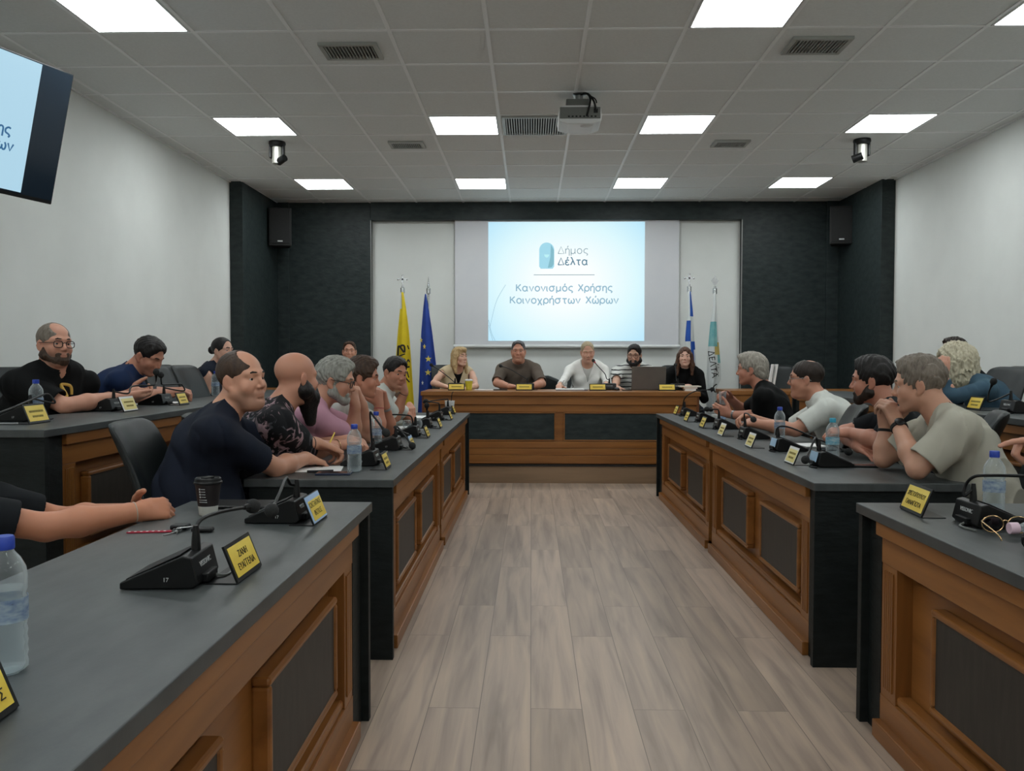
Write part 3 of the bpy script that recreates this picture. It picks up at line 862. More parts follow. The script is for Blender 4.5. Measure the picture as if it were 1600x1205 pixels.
flag('blue flag with yellow stars on a pole with spear finial', 438, 669.5, yf, 'spear',
     [(460, 664.5, 666.5), (480, 662, 670), (520, 658.5, 676), (570, 656.5, 682), (615, 655, 684), (680, 652, 686), (715, 652, 686)], [MAT['flag_blue']], lambda u, v, py: 0, deco_eu)
def pick_gr(u, v, py):
    if py < 493: return 1 if (u > 0.40 and 455 < py) else 0
    if py < 502: return 0
    if py < 532: return 1 if u < 0.52 else 0
    if py < 545: return 0 if u < 0.5 else 1
    return 1 if 0.35 < u < 0.85 else 0
flag('blue and white striped flag on a pole with cross finial', 435, 1077, yf, 'cross',
     [(456, 1074.5, 1078.5), (490, 1073, 1082), (530, 1070, 1084), (560, 1070, 1086), (620, 1069, 1088), (715, 1068, 1090)], [MAT['flag_white'], MAT['flag_sky']], pick_gr)
def deco_town(t, o, y):
    def tx(s, px, py, size, ang, m=MAT['ink'], st=1.0):
        q = on_flag(o, px, py, y)
        a = math.radians(ang)
        text_obj('lettering', s, size, m, t, frame_matrix(q, (math.cos(a), 0, math.sin(a)), (-math.sin(a), 0, math.cos(a))), 0.001, 'CENTER', 0.004, st)
    tx('ΔΕΛΤΑ', 1110.5, 569, 0.105, -80)
    tx('Δήμος', 1117.5, 578, 0.055, -85)
    def st(pts, r=0.008):
        bm = bmesh.new(); tube(bm, smooth_path([on_flag(o, *p, y) for p in pts], 5), r, 6); new_mesh_obj('emblem', bm, MAT['ink'], t, True)
    st([(1117, 600), (1112, 604), (1114, 612), (1119, 610)]); st([(1118, 612), (1120, 622), (1115, 628)]); st([(1108, 612), (1113, 607)])
def pick_town(u, v, py):
    if 505 < py < 541 and u < 0.85: return 1
    if 532 < py < 556 and u > 0.55: return 2
    if 541 <= py < 566 and u > 0.82: return 1
    return 0
flag('white municipal flag with teal emblem and black letters on a pole with diamond finial', 438, 1117, yf, 'diamond',
     [(458, 1114, 1117.5), (480, 1113, 1119), (505, 1109, 1120), (540, 1106, 1122), (575, 1104, 1125), (595, 1103, 1125), (603, 1103, 1119), (715, 1102, 1121)], [MAT['flag_white'], MAT['flag_teal'], MAT['flag_ochre']], pick_town, deco_town)
# ------------------------------------------------------------------ things on the desks
def table(y, side):  # unused height helper kept simple
    return ZT
def mic(label, x, y, z, rz, neck, ring=None, scale=1.0, group='gooseneck conference microphones', paper=False):
    """wedge base: local +x is the tall end (towards the aisle), neck = local points of the gooseneck"""
    t = thing('desk_microphone', label, 'microphone', (x, y, z), rz, group)
    w = 0.075
    bm = bmesh.new()
    prism(bm, [(-0.105, 0.002), (0.052, 0.002), (0.064, 0.012), (0.050, 0.070), (0.030, 0.074), (-0.105, 0.016)], -w, w, lambda u, v, q: (u, q, v))
    new_mesh_obj('base', bm, MAT['black_plastic'], t, bevel=0.003)
    bx('key_plate', [], MAT['black_matte'], t) if False else None
    bm = bmesh.new()
    prism(bm, [(-0.095, 0.0205), (0.022, 0.0735), (0.022, 0.0755), (-0.095, 0.0225)], -w+0.01, w-0.01, lambda u, v, q: (u, q, v))
    new_mesh_obj('control_panel', bm, MAT['black_matte'], t, bevel=0.001)
    bx('connector', (0.058, 0.074, -0.035, 0.035, 0.006, 0.026), MAT['black_plastic'], t, 0.003)
    text_obj('lettering', 'VISSONIC', 0.017, MAT['grey_ink'], t, frame_matrix(Vector((0.0568, 0.0, 0.046)), (0, 1, 0), (-0.23, 0, 0.97)), 0.0005)
    text_obj('lettering', '17', 0.013, MAT['grey_ink'], t, frame_matrix(Vector((-0.005, -w-0.0006, 0.022)), (1, 0, 0), (0, 0, 1)), 0.0004)
    tube_obj('cable', [(0.066, 0.02, 0.012), (0.09, 0.03, 0.005), (0.095, 0.065, 0.004), (0.082, 0.11, 0.004)], 0.0035, MAT['grey_plastic'] if label.startswith('near') else MAT['black_plastic'], t, 6)
    if paper:
        bm = bmesh.new(); prism(bm, [(0.0665, 0.022), (0.0545, 0.068), (0.0555, 0.0685), (0.0675, 0.0225)], -0.05, 0.05, lambda u, v, q: (u, q, v))
        new_mesh_obj('paper_note', bm, MAT['note_blue'], t)
    p = [Vector(q) for q in neck]
    root = Vector((0.036, 0.0, 0.072))
    bm = bmesh.new(); tube(bm, [root, root+Vector((0, 0, 0.03)), root+Vector((0, 0, 0.055))], [0.011, 0.009, 0.006], 10)
    nk = new_mesh_obj('neck_collar', bm, MAT['black_plastic'], t, True)
    path = smooth_path([root+Vector((0, 0, 0.04))]+p, 8)
    bm = bmesh.new(); tube(bm, path, 0.0048, 8); new_mesh_obj('gooseneck', bm, MAT['black_plastic'], t, True, angle=60)
    d = (path[-1]-path[-3]).normalized()
    bm = bmesh.new()
    q = path[-1]
    tube(bm, [q-d*0.006, q+d*0.012, q+d*0.02], [0.006, 0.009, 0.009], 10)
    hd = new_mesh_obj('head_ring', bm, MAT['ring_red'] if ring else MAT['black_plastic'], t, True)
    bm = bmesh.new()
    c = q+d*0.034
    ball(bm, (0, 0, 0), 0.019, 18, 12, (1, 1, 1.15))
    M = Vector((0, 0, 1)).rotation_difference(d).to_matrix().to_4x4(); M.translation = c
    bm.transform(M)
    new_mesh_obj('windscreen', bm, MAT['foam'], t, True)
    return t
MAT['faded_ink'] = noisy('faded_ink', '6f6120', '9c8a3a', 0.7, (1, 1, 1), 260, 2, lo=0.35, hi=0.65)
MAT['ring_red'] = mat('red_ring', 'a8202a', 0.4)
MAT['note_blue'] = noisy('note_paper', '9fc0dc', 'b4cfe4', 0.7, nscale=10)
MAT['pale_blue'] = noisy('pale_blue_card', '9dbbe0', 'adc6e6', 0.7, nscale=10)
def plate(label, x, y, z, rz, text=('', ''), style='gold', w=0.165, h=0.088, group='name plates on the desks'):
    """name plate leaning back; local -y is the reading side"""
    t = thing('name_plate', label, 'name plate', (x, y, z), rz, group)
    tilt = math.radians(22)
    ct, st = math.cos(tilt), math.sin(tilt)
    def put(u, v, d):   # u across, v up the slope, d out of the face
        return (u, v*st-d*ct, v*ct+d*st+0.003)
    def slab(name, u0, u1, v0, v1, d0, d1, m):
        bm = bmesh.new()
        prism(bm, [(u0, v0), (u1, v0), (u1, v1), (u0, v1)], d0, d1, lambda u, v, q: put(u, v, q))
        return new_mesh_obj(name, bm, m, t, bevel=0.0008)
    slab('frame', -w/2, w/2, 0, h, -0.003, 0.003, MAT['black_plastic'])
    bx('foot', (-w/2, w/2, 0.0, 0.075, 0.0005, 0.003), MAT['black_plastic'], t, 0.0008)
    e = 0.009
    if style == 'gold':
        slab('face', -w/2+e, w/2-e, e, h-e, 0.003, 0.0042, MAT['gold'])
    elif style == 'blue':
        slab('card', -w/2+0.002, w/2-0.002, 0.002, h-0.002, 0.003, 0.0038, MAT['pale_blue'])
        slab('face', -w/2+0.018, w/2-0.006, 0.008, h-0.018, 0.0038, 0.0048, MAT['gold'])
    else:
        slab('card', -w/2+0.002, w/2-0.002, 0.002, h-0.002, 0.003, 0.0038, MAT['white_paper'])
        slab('face', -w/2+0.014, w/2-0.006, 0.008, h-0.014, 0.0038, 0.0048, MAT['pale_gold'])
    lines = [s for s in text if s]
    if not lines:
        e0 = 0.006 if style != 'gold' else 0.0
        for q, (v0, hw) in enumerate(((0.60, 0.33), (0.34, 0.25)) if h > 0.0755 else ((0.5, 0.3),)):
            slab('lettering', -w*hw+e0, w*hw+e0, h*v0-0.005, h*v0+0.005, 0.0042 if style == 'gold' else 0.0048, 0.0046 if style == 'gold' else 0.0052, MAT['faded_ink'])
    for i, s in enumerate(lines):
        v = h*(0.63 if i == 0 else 0.32) if len(lines) > 1 else h*0.48
        o = Vector(put(0, v, 0.0049))
        text_obj('lettering', s, 0.023, MAT['ink'], t, frame_matrix(o, (1, 0, 0), (0, st, ct)), 0.0003, 'CENTER', 0.0002, min(0.92, (w-0.034)/(0.0158*len(s))))
    return t
MAT['label_blue'] = noisy('bottle_label', '5b78a8', 'b4c6d4', 0.5, (1, 1, 2), 45, 2, Alpha=0.55)
MAT['label_cyan'] = noisy('bottle_label_cyan', '4fb3d2', 'c4dfe8', 0.5, (1, 1, 2), 45, 2, Alpha=0.75)
MAT['water'] = thin_clear('water', (0.93, 0.96, 0.97), 0.03, 0.30)
def bottle(label, x, y, z, cap='cap_blue', h=0.212, lab='label_blue', water=0.62):
    t = thing('water_bottle', label, 'bottle', (x, y, z), 0.3, 'water bottles on the desks')
    R = 0.0325
    prof = [(0.012, 0.004), (0.024, 0.0), (R, 0.008)]
    for i in range(13):
        zz = 0.016+i*0.0082
        prof.append((R-(0.0018 if i % 2 else 0.0), zz))
    prof += [(R-0.003, 0.122), (R, 0.130), (R, 0.150), (R*0.93, 0.163), (R*0.70, 0.178), (0.0145, 0.188), (0.0125, 0.194), (0.0125, 0.200)]
    k = h/0.212
    prof = [(r, zz*k) for r, zz in prof]
    bm = bmesh.new(); lathe(bm, prof, 22)
    new_mesh_obj('body', bm, MAT['clear'], t, True, angle=80)
    if water:
        bm = bmesh.new(); lathe(bm, [(R-0.004, 0.006*k), (R-0.0035, 0.02*k), (R-0.0035, h*water)], 18)
        new_mesh_obj('water', bm, MAT['water'], t, True)
    bm = bmesh.new(); lathe(bm, [(R+0.0004, 0.082*k), (R+0.0004, 0.118*k)], 22, cap=False)
    new_mesh_obj('label_band', bm, MAT[lab], t, True)
    bm = bmesh.new(); lathe(bm, [(0.0148, 0.192*k), (0.0152, 0.194*k), (0.0152, 0.210*k), (0.0135, 0.2125*k)], 20)
    new_mesh_obj('cap', bm, MAT[cap], t, True)
    return t

# --- microphones, left row along the aisle (heads bent back over the desk)
def loc_neck(t_loc, rz, pts):
    """photo points (px, py, depth) -> local gooseneck points"""
    M = (Matrix.Translation(t_loc) @ Matrix.Rotation(rz, 4, 'Z')).inverted()
    return [M @ P(*p) for p in pts]
def place_mic(label, x, y, z, rz, photo, **k):
    return mic(label, x, y, z, rz, loc_neck(Vector((x, y, z)), rz, photo), **k)
ML = -0.79
place_mic('near microphone on the near left desk, gooseneck bent toward the coffee cup', -0.795, 1.885, ZT, 0.06, [(304, 834, 1.89), (314, 812, 1.93), (345, 800, 2.02), (383, 793, 2.12)])
place_mic('near left desk microphone at the far corner, head drooping forward', -0.77, 2.62, ZT, 0.0, [(454, 757, 2.60), (447, 747, 2.52), (438, 768, 2.40), (428, 790, 2.30)])
place_mic('black microphone beside the first bottle on the left desk', ML, 4.0, ZT, 0.0, [(581, 690, 3.98), (579, 660, 3.98), (578.5, 645, 3.98), (582, 648, 3.98), (597, 668, 3.95)])
place_mic('left desk microphone behind the second bottle, neck hanging low', ML, 4.68, ZT, 0.0, [(640, 680, 4.66), (617, 669, 4.7), (622, 668, 4.7), (640, 691, 4.6)])
place_mic('left desk microphone beside the round glasses, neck arched to the left', ML, 5.48, ZT, 0.0, [(646, 664, 5.48), (643, 652, 5.48), (636, 649, 5.48), (615, 648, 5.48), (602, 649, 5.48)])
place_mic('left desk microphone with a straight upright neck', ML, 6.15, ZT, 0.0, [(666.5, 655, 6.15), (667, 645, 6.15), (667, 641, 6.15)])
place_mic('left desk microphone second from the far end', ML, 6.92, ZT, 0.0, [(686, 640, 6.92), (686, 631, 6.92), (684, 630, 6.92), (672, 628, 6.92)])
place_mic('left desk microphone nearest the presiding desk, by the white cup', ML, 7.62, ZT, 0.0, [(700, 636, 7.62), (700, 625, 7.62), (697, 624, 7.62), (683, 625.5, 7.62), (670, 627, 7.62)])
# --- right row
MR = 1.40
place_mic('right desk microphone nearest the presiding desk, thin neck arched right', MR, 7.55, ZT, math.pi, [(1067, 640, 7.55), (1068, 627, 7.55), (1073, 619, 7.5), (1085, 612, 7.45), (1098, 610, 7.4), (1107, 609, 7.4)])
place_mic('second right desk microphone from the presiding desk', MR, 6.85, ZT, math.pi, [(1094, 645, 6.85), (1094, 642, 6.85), (1098, 640.5, 6.8), (1106, 640, 6.75)])
place_mic('third right desk microphone from the presiding desk', MR, 6.17, ZT, math.pi, [(1123, 652, 6.17), (1123, 643, 6.17), (1121, 640, 6.17), (1112, 639.5, 6.17)])
place_mic('right desk microphone in front of the man in the white polo', MR, 5.42, ZT, math.pi, [(1163, 668, 5.42), (1163, 650, 5.42), (1164, 646, 5.4), (1169, 647, 5.35), (1174, 652, 5.3)])
place_mic('right desk microphone with blue note, neck arched high to the right', MR, 4.70, ZT, math.pi, [(1212, 680, 4.7), (1214, 670, 4.7), (1222, 666, 4.65), (1240, 670, 4.6), (1280, 687, 4.5), (1318, 703, 4.35)], paper=True)
place_mic('right desk microphone nearest the corner, blue note, head hooked down', MR, 4.03, ZT, math.pi, [(1277, 697, 4.03), (1275.5, 685, 4.03), (1273, 686, 4.0), (1266, 702, 3.95), (1261, 713, 3.9)], paper=True)
place_mic('near right desk microphone with bottle behind, neck running off to the right', 1.385, 2.60, ZT, math.pi, [(1506, 775, 2.6), (1509, 758, 2.6), (1520, 746, 2.58), (1540, 743, 2.55), (1600, 744, 2.45), (1640, 748, 2.4)])
# --- raised left row
place_mic('raised desk microphone by the bottle, neck running left out of the photo', -2.47, 4.05, ZR, 0.0, [(84, 630, 4.0), (80, 620, 4.0), (72, 616, 3.98), (55, 622, 3.9), (20, 637, 3.7), (-20, 652, 3.5)])
place_mic('raised desk microphone at the mouth of the man in the blue shirt', -2.46, 4.85, ZR, 0.0, [(200, 615, 4.8), (204, 606, 4.85), (212, 603, 4.9), (240, 602, 5.0), (243.5, 597, 5.05), (244, 590, 5.05)])
place_mic('raised desk microphone in front of the phone, neck bent left', -2.45, 5.5, ZR, 0.0, [(287, 611, 5.5), (284, 601, 5.5), (278, 600, 5.45), (255, 601, 5.3), (252, 597, 5.25), (251.5, 590, 5.2)])
# --- raised right row
place_mic('raised right desk microphone before the empty chair', 2.78, 4.9, ZR, math.pi, [(1546, 628, 4.9), (1545, 615, 4.9), (1549, 604, 4.88)])
# --- presiding desk: bases behind the plates
def pres_mic(label, px, photo, **k):
    x = P(px, 600, 9.22).x
    return place_mic(label, x, 9.18, ZP, -math.pi/2, photo, **k)
pres_mic('presiding desk microphone in front of the blonde woman, bent left', 712, [(711, 598, 9.2), (704, 592, 9.25), (690, 581, 9.3), (678, 573, 9.3)])
pres_mic('presiding desk microphone in front of the man in the brown polo', 824, [(822, 592, 9.2), (812, 586, 9.22), (797, 577, 9.25), (786, 573, 9.3)])
pres_mic('microphone with red ring at the mouth of the woman in white jacket', 951, [(948, 592, 9.2), (945, 584, 9.22), (935, 573, 9.27), (930, 567, 9.3)], ring=True)
pres_mic('presiding desk microphone by the woman in black', 1057, [(1057, 594, 9.2), (1056, 582, 9.25), (1055.5, 574, 9.3)])

# --- name plates
NLG, NRG = math.pi/2, -math.pi/2        # reading side faces the aisle
plate('yellow name plate reading ZANH on the near left desk', -0.655, 1.94, ZT, NLG, ('ΖΑΝΗ', 'ΕΥΑΓΓΕΛΙΑ'))
plate('yellow plate with pale blue strip on the near left desk corner', -0.655, 2.60, ZT, NLG, ('ΚΩΝΣΤΑΝΤΙΝΟΣ', 'ΦΩΤΙΟΣ'), 'blue')
plate('largest yellow name plate, cut by the left photo edge', -0.735, 1.105, ZT, NLG+0.05, ('ΖΗΣΗΣ Α.', 'ΔΗΜΗΤΡΙΟΣ'))
PL = ['in front of the first bottle', 'with pale blue card, second', 'third', 'fourth', 'fifth', 'at the far end']
for (y, st_, lab) in ((3.86, 'gold', 'small yellow name plate beside the first bottle on the left desk'), (4.70, 'blue', 'name plate with pale card by the second microphone of the left desk'),
                      (5.39, 'gold', 'small yellow plate on the left desk, third from its near end'), (6.14, 'gold', 'small yellow plate on the left desk, fourth from its near end'),
                      (6.97, 'gold', 'small yellow plate on the left desk, fifth from its near end'), (7.76, 'gold', 'small yellow plate on the left desk, nearest the presiding desk')):
    plate(lab, -0.655 if y != 7.76 else -0.70, y, ZT, NLG, ('ΠΑΠΑΔΟΠΟΥΛΟΣ', 'ΙΩΑΝΝΗΣ') if False else (), st_, 0.13, 0.078)
for (y, st_, lab) in ((7.70, 'gold', 'small yellow plate on the right desk, nearest the presiding desk'), (6.86, 'gold', 'small yellow plate on the right desk, second from the presiding desk'),
                      (6.22, 'gold', 'small yellow plate on the right desk, third from the presiding desk'), (5.60, 'white', 'white-edged plate on the right desk, fourth from the presiding desk'),
                      (4.87, 'white', 'white-edged plate on the right desk before the man in white polo'), (4.10, 'white', 'white-edged plate on the right desk nearest its near corner')):
    plate(lab, 1.245 if y != 7.70 else 1.30, y, ZT, NRG, (), st_, 0.145, 0.085)
plate('yellow name plate on the near right desk', 1.245, 2.79, ZT, NRG-0.05, ('ΧΡΙΣΤΟΠΟΥΛΟΥ', 'ΠΑΝΑΓΙΩΤΑ'), 'gold', 0.18, 0.095)
plate('yellow name plate with white edge before the bottle on the raised left desk', -2.30, 3.90, ZR, NLG, (), 'gold', 0.17, 0.095)
plate('yellow plate with white strip before the man in black T-shirt', -2.30, 4.80, ZR, NLG, (), 'white', 0.17, 0.09)
plate('yellow plate in front of the man in the blue shirt', -2.27, 5.48, ZR, NLG, (), 'gold', 0.15, 0.085)
plate('yellow plate on the raised right desk beside the bearded man', 2.66, 6.9, ZR, NRG, (), 'gold', 0.18, 0.09)
plate('yellow plate on the raised right desk behind the beige T-shirt', 2.66, 5.15, ZR, NRG, (), 'gold', 0.16, 0.085)
for px, lab in ((713, 'yellow plate on the presiding desk before the blonde woman'), (819, 'yellow plate on the presiding desk before the man in brown polo'), (934, 'yellow plate on the presiding desk before the woman in white jacket'), (1042.5, 'yellow plate on the presiding desk beside the laptop')):
    plate(lab, P(px, 608, 8.95).x, 8.95, ZP, 0, (), 'gold', 0.178, 0.075)

# --- bottles
bottle('clear water bottle with blue cap at the left photo edge', *PZ(10, 1050, ZT).xy, ZT, h=0.22)
bottle('water bottle with blue cap by the phone on the left desk', -0.79, 3.75, ZT)
bottle('water bottle with blue cap behind the first, on the left desk', -0.858, 4.65, ZT)
bottle('water bottle with blue cap before the man in the white polo', *PZ(1218, 690, ZT).xy, ZT)
bottle('water bottle with cyan cap on the right desk corner', 1.498, 4.23, ZT, 'cap_cyan', lab='label_cyan')
bottle('water bottle with blue cap on the near right desk', 1.484, 2.735, ZT)
bottle('water bottle with blue cap before the man in black T-shirt', *PZ(57, 657, ZR).xy, ZR, h=0.20)
bottle('small water bottle with blue cap beside the woman with a bun', -2.60, 6.9, ZR, h=0.20)
# --- coffee cup, keys, folder on the near left desk
MAT['cup_black'] = noisy('cup_sleeve', '191213', '1f1718', 0.5, nscale=6)
MAT['cup_white'] = noisy('cup_paper', 'c9c9c2', 'bdbdb6', 0.7, nscale=20)
t = thing('coffee_cup', 'black takeaway coffee cup with black lid on the near left desk', 'cup', (-1.045, 2.70, ZT), -0.3)
bm = bmesh.new(); lathe(bm, [(0.027, 0.0), (0.0285, 0.002), (0.0315, 0.031)], 28); new_mesh_obj('paper_cup', bm, MAT['cup_white'], t, True)
bm = bmesh.new(); lathe(bm, [(0.0317, 0.030), (0.041, 0.104)], 28); new_mesh_obj('sleeve', bm, MAT['cup_black'], t, True)
bm = bmesh.new(); lathe(bm, [(0.041, 0.100), (0.0445, 0.102), (0.0445, 0.107), (0.042, 0.109), (0.0405, 0.118), (0.037, 0.121), (0.035, 0.117), (0.01, 0.116)], 28); new_mesh_obj('lid', bm, MAT['black_plastic'], t, True)
bx('lid_tab', (-0.012, 0.012, -0.02, 0.018, 0.116, 0.123), MAT['black_plastic'], t, 0.002)
bm = bmesh.new()
for i, zz in enumerate((0.087, 0.0785, 0.070, 0.0615)):
    r_ = 0.0317+(0.041-0.0317)*(zz-0.03)/0.074+0.0005
    box(bm, -0.004, 0.0005, -r_-0.0003, -r_+0.001, zz-0.0025, zz+0.0025)
    box(bm, 0.003, 0.017, -r_-0.0003, -r_+0.003, zz-0.0008, zz+0.0008)
for i, zz in enumerate((0.052, 0.045)):
    r_ = 0.0317+(0.041-0.0317)*(zz-0.03)/0.074+0.0005
    box(bm, -0.006, -0.0035, -r_-0.0003, -r_+0.001, zz-0.001, zz+0.001)
    box(bm, -0.002, 0.02, -r_-0.0003, -r_+0.004, zz-0.0008, zz+0.0008)
new_mesh_obj('print', bm, MAT['grey_ink'], t)
t = thing('key_bunch', 'bunch of keys on a red strap on the near left desk', 'keys', (-1.03, 2.41, ZT))
MAT['strap_red'] = noisy('red_strap', 'b0203c', '9c1a34', 0.7, nscale=20)
bm = bmesh.new(); prism(bm, [(-0.135, -0.016), (-0.013, 0.004), (-0.016, 0.020), (-0.136, -0.001)], 0.001, 0.004, lambda u, v, q: (u, v, q)); new_mesh_obj('strap', bm, MAT['strap_red'], t)
bm = bmesh.new()
for i in range(7):
    c = Vector((-0.13+i*0.016, -0.0075+i*0.0027, 0.0042)); box(bm, c.x-0.003, c.x+0.003, c.y-0.003, c.y+0.003, 0.004, 0.0046)
new_mesh_obj('strap_print', bm, MAT['white_paper'], t)
bx('black_fob', (-0.03, 0.02, 0.03, 0.07, 0.001, 0.016), MAT['black_plastic'], t, 0.005)
bx('car_key', (0.045, 0.105, 0.0, 0.03, 0.001, 0.014), MAT['black_plastic'], t, 0.005)
tube_obj('key_ring', [(0.0+0.014*math.cos(a*math.pi/6), 0.012+0.014*math.sin(a*math.pi/6), 0.006) for a in range(12)], 0.0014, MAT['chrome'], t, 6, smooth=False, closed=True)
for k, (a, ln) in enumerate(((-1.9, 0.055), (-1.2, 0.05), (1.1, 0.05), (0.7, 0.05))):
    d = Vector((math.cos(a), math.sin(a), 0)); o = Vector((0.004, 0.006, 0.003+0.003*k))
    bm = bmesh.new(); tube(bm, [o, o+d*ln], [0.0022, 0.0018], 4); ball(bm, o+d*0.006, 0.009, 10, 6, (1, 1, 0.2)); new_mesh_obj('key', bm, MAT['steel'], t, True)
t = bx('tablet', (0, 0.21, 0, 0.14, 0, 0.011), MAT['black_plastic'], None, 0.004); t.location = (-1.10, 2.79, ZT)
tag(t, 'black tablet lying flat behind the coffee cup', 'tablet')
# --- left desk
def phone(name, label, x, y, z, rz, m, w=0.075, l=0.152, cat='phone', th=0.009):
    t = thing(name, label, cat, (x, y, z), rz)
    bx('case', (-l/2, l/2, -w/2, w/2, 0.0, th), m, t, 0.003)
    bx('screen', (-l/2+0.004, l/2-0.004, -w/2+0.004, w/2-0.004, th, th+0.0008), MAT['tv_dark'], t)
    return t
MAT['navy_case'] = mat('navy_case', '1a2440', 0.4)
MAT['beige_case'] = mat('beige_case', 'a89c8c', 0.5)
phone('mobile_phone', 'phone in navy case at the near end of the left desk', -0.86, 3.655, ZT, 0.05, MAT['navy_case'])
t = bx('pen', [], MAT['black_plastic']) if False else tube_obj('pen', [(0, 0, 0.006), (0.11, 0.03, 0.006)], 0.0055, MAT['black_plastic'], None, smooth=False)
t.location = (-0.99, 3.70, ZT); tag(t, 'black pen on the sheet before the man in the navy T-shirt', 'pen')
def sheet(label, x, y, z, rz, w, l, n=1, name='paper_sheet'):
    t = bx(name, (-w/2, w/2, -l/2, l/2, 0.0, 0.0012*n), MAT['white_paper']); t.location = (x, y, z); t.rotation_euler = (0, 0, rz)
    return tag(t, label, 'paper')
sheet('white sheet under the hand of the man in the navy T-shirt', -0.97, 3.83, ZT, 0.15, 0.21, 0.20)
sheet('white sheet on the left desk by the round glasses', -0.97, 6.13, ZT, 0.05, 0.21, 0.26, 2)
sheet('large white sheet on the left desk toward its far end', -0.98, 7.28, ZT, 0.0, 0.36, 0.30, 3)
phone('tablet', 'beige covered tablet under the second bottle on the left desk', -0.86, 4.43, ZT, 0.05, MAT['beige_case'], 0.13, 0.19, 'tablet', 0.012)
phone('mobile_phone', 'black phone on the left desk behind the bottles', -0.99, 5.05, ZT, 0.2, MAT['black_plastic'])
MAT['smoke'] = thin_clear('smoked_glass', (0.25, 0.27, 0.28), 0.15, 0.9)
for k, (px, lab, m) in enumerate(((636, 'round clear glass on the left desk', 'glass'), (653, 'round dark glass on the left desk beside the clear one', 'smoke'))):
    q = PZ(px, 671, ZT)
    t = thing('drinking_glass', lab, 'glass', (q.x, q.y, ZT))
    bm = bmesh.new(); lathe(bm, [(0.018, 0), (0.028, 0.012), (0.033, 0.032), (0.031, 0.048), (0.026, 0.058)], 20); new_mesh_obj('bowl', bm, MAT[m], t, True)
    bm = bmesh.new(); lathe(bm, [(0.026, 0.057), (0.0265, 0.059), (0.025, 0.0595)], 20); new_mesh_obj('rim', bm, MAT['chrome'], t, True)
t = bx('tray', (-0.10, 0.10, -0.07, 0.07, 0, 0.006), MAT['steel'], None, 0.003); t.location = (-0.83, 6.01, ZT-0.0001); tag(t, 'small metal tray under the two round glasses', 'tray')
for o in bpy.data.objects:
    if o.name.startswith('drinking_glass'): o.location.z += 0.006
t = thing('paper_cup', 'white paper cup with straw at the far end of the left desk', 'cup', (-0.755, 7.80, ZT))
bm = bmesh.new(); lathe(bm, [(0.034, 0), (0.046, 0.115), (0.047, 0.117), (0.044, 0.117), (0.033, 0.006)], 22); new_mesh_obj('cup', bm, MAT['white_paper'], t, True)
tube_obj('straw', [(0.01, 0, 0.02), (0.02, -0.01, 0.17), (0.035, -0.01, 0.20)], 0.004, MAT['black_plastic'], t)
# --- right desk
phone('mobile_phone', 'black phone lying on the right desk corner', 1.545, 4.0, ZT, -0.2, MAT['black_plastic'])
phone('mobile_phone', 'dark phone on the right desk behind the cyan-capped bottle', 1.585, 4.72, ZT, 0.0, MAT['black_plastic'], 0.09, 0.19)
phone('mobile_phone', 'black phone on the right desk before the grey-haired man', 1.55, 6.35, ZT, 0.1, MAT['black_plastic'])
sheet('white sheet beside the dark phone on the right desk', 1.64, 5.0, ZT, 0.1, 0.13, 0.2, 2)
t = thing('drinking_glass', 'small glass held by the grey-haired man in black', 'glass', P(1129, 622, 6.5), 0)
bm = bmesh.new(); lathe(bm, [(0.022, -0.05), (0.03, 0.05), (0.028, 0.05), (0.02, -0.045)], 18); new_mesh_obj('bowl', bm, MAT['glass'], t, True)
for k, (px, py) in enumerate(((1117, 656), (1130, 655))):
    q = PZ(px, py, ZT)
    t = thing('espresso_cup', ('white cup on the right desk before the grey-haired man', 'pale blue cup next to the white cup on the right desk')[k], 'cup', (q.x, q.y, ZT))
    bm = bmesh.new(); lathe(bm, [(0.018, 0), (0.028, 0.03), (0.03, 0.042), (0.027, 0.042), (0.016, 0.005)], 18); new_mesh_obj('cup', bm, MAT['white_paper' if k == 0 else 'pale_blue'], t, True)
    tube_obj('handle', [(0.028, 0, 0.034), (0.042, 0, 0.03), (0.04, 0, 0.016), (0.025, 0, 0.013)], 0.003, MAT['white_paper' if k == 0 else 'pale_blue'], t)
# --- near right desk
MAT['lens_dark'] = mat('dark_lens', '0d0b0d', 0.08)
def sunglasses(label, loc, rz, rim, roll=0.0):
    t = thing('sunglasses', label, 'sunglasses', loc, rz)
    for s in (-1, 1):
        c = Vector((s*0.034, 0, 0.026))
        rim_o = tube_obj('rim', [c+Vector((0.029*math.cos(a*math.pi/8), 0.0, 0.024*math.sin(a*math.pi/8))) for a in range(16)], 0.0022, rim, t, 6, smooth=False, closed=True)
        bm = bmesh.new(); ball(bm, c, 0.028, 18, 10, (1, 0.06, 0.83)); new_mesh_obj('lens', bm, MAT['lens_dark'], rim_o, True)
        tube_obj('temple', [(s*0.064, 0, 0.034), (s*0.068, 0.03, 0.034), (s*0.06, 0.12, 0.018), (s*0.055, 0.135, 0.004)], 0.0022, rim, t)
    tube_obj('bridge', [(-0.008, 0, 0.034), (0, 0.0, 0.038), (0.008, 0, 0.034)], 0.0022, rim, t)
    return t
MAT['gold_metal'] = mat('gold_metal', 'c9a97e', 0.25, 1.0)
sunglasses('gold-rimmed sunglasses beside the pink-capped bottle', (1.375, 2.47, ZT+0.001), RG(170), MAT['gold_metal'])
sunglasses('black-framed sunglasses at the right photo edge', (1.36, 2.28, ZT+0.001), RG(200), MAT['black_plastic'])
t = thing('crumpled_bottle', 'crumpled clear plastic bottle with pink cap lying on the near right desk', 'bottle', (1.36, 2.40, ZT+0.03), RG(0))
bm = bmesh.new()
rnd = random.Random(4)
pr = [(0.013, 0.0), (0.013, 0.02), (0.022, 0.04), (0.031, 0.06), (0.029, 0.085), (0.031, 0.11), (0.027, 0.135), (0.03, 0.16), (0.02, 0.175)]
lathe(bm, pr, 18)
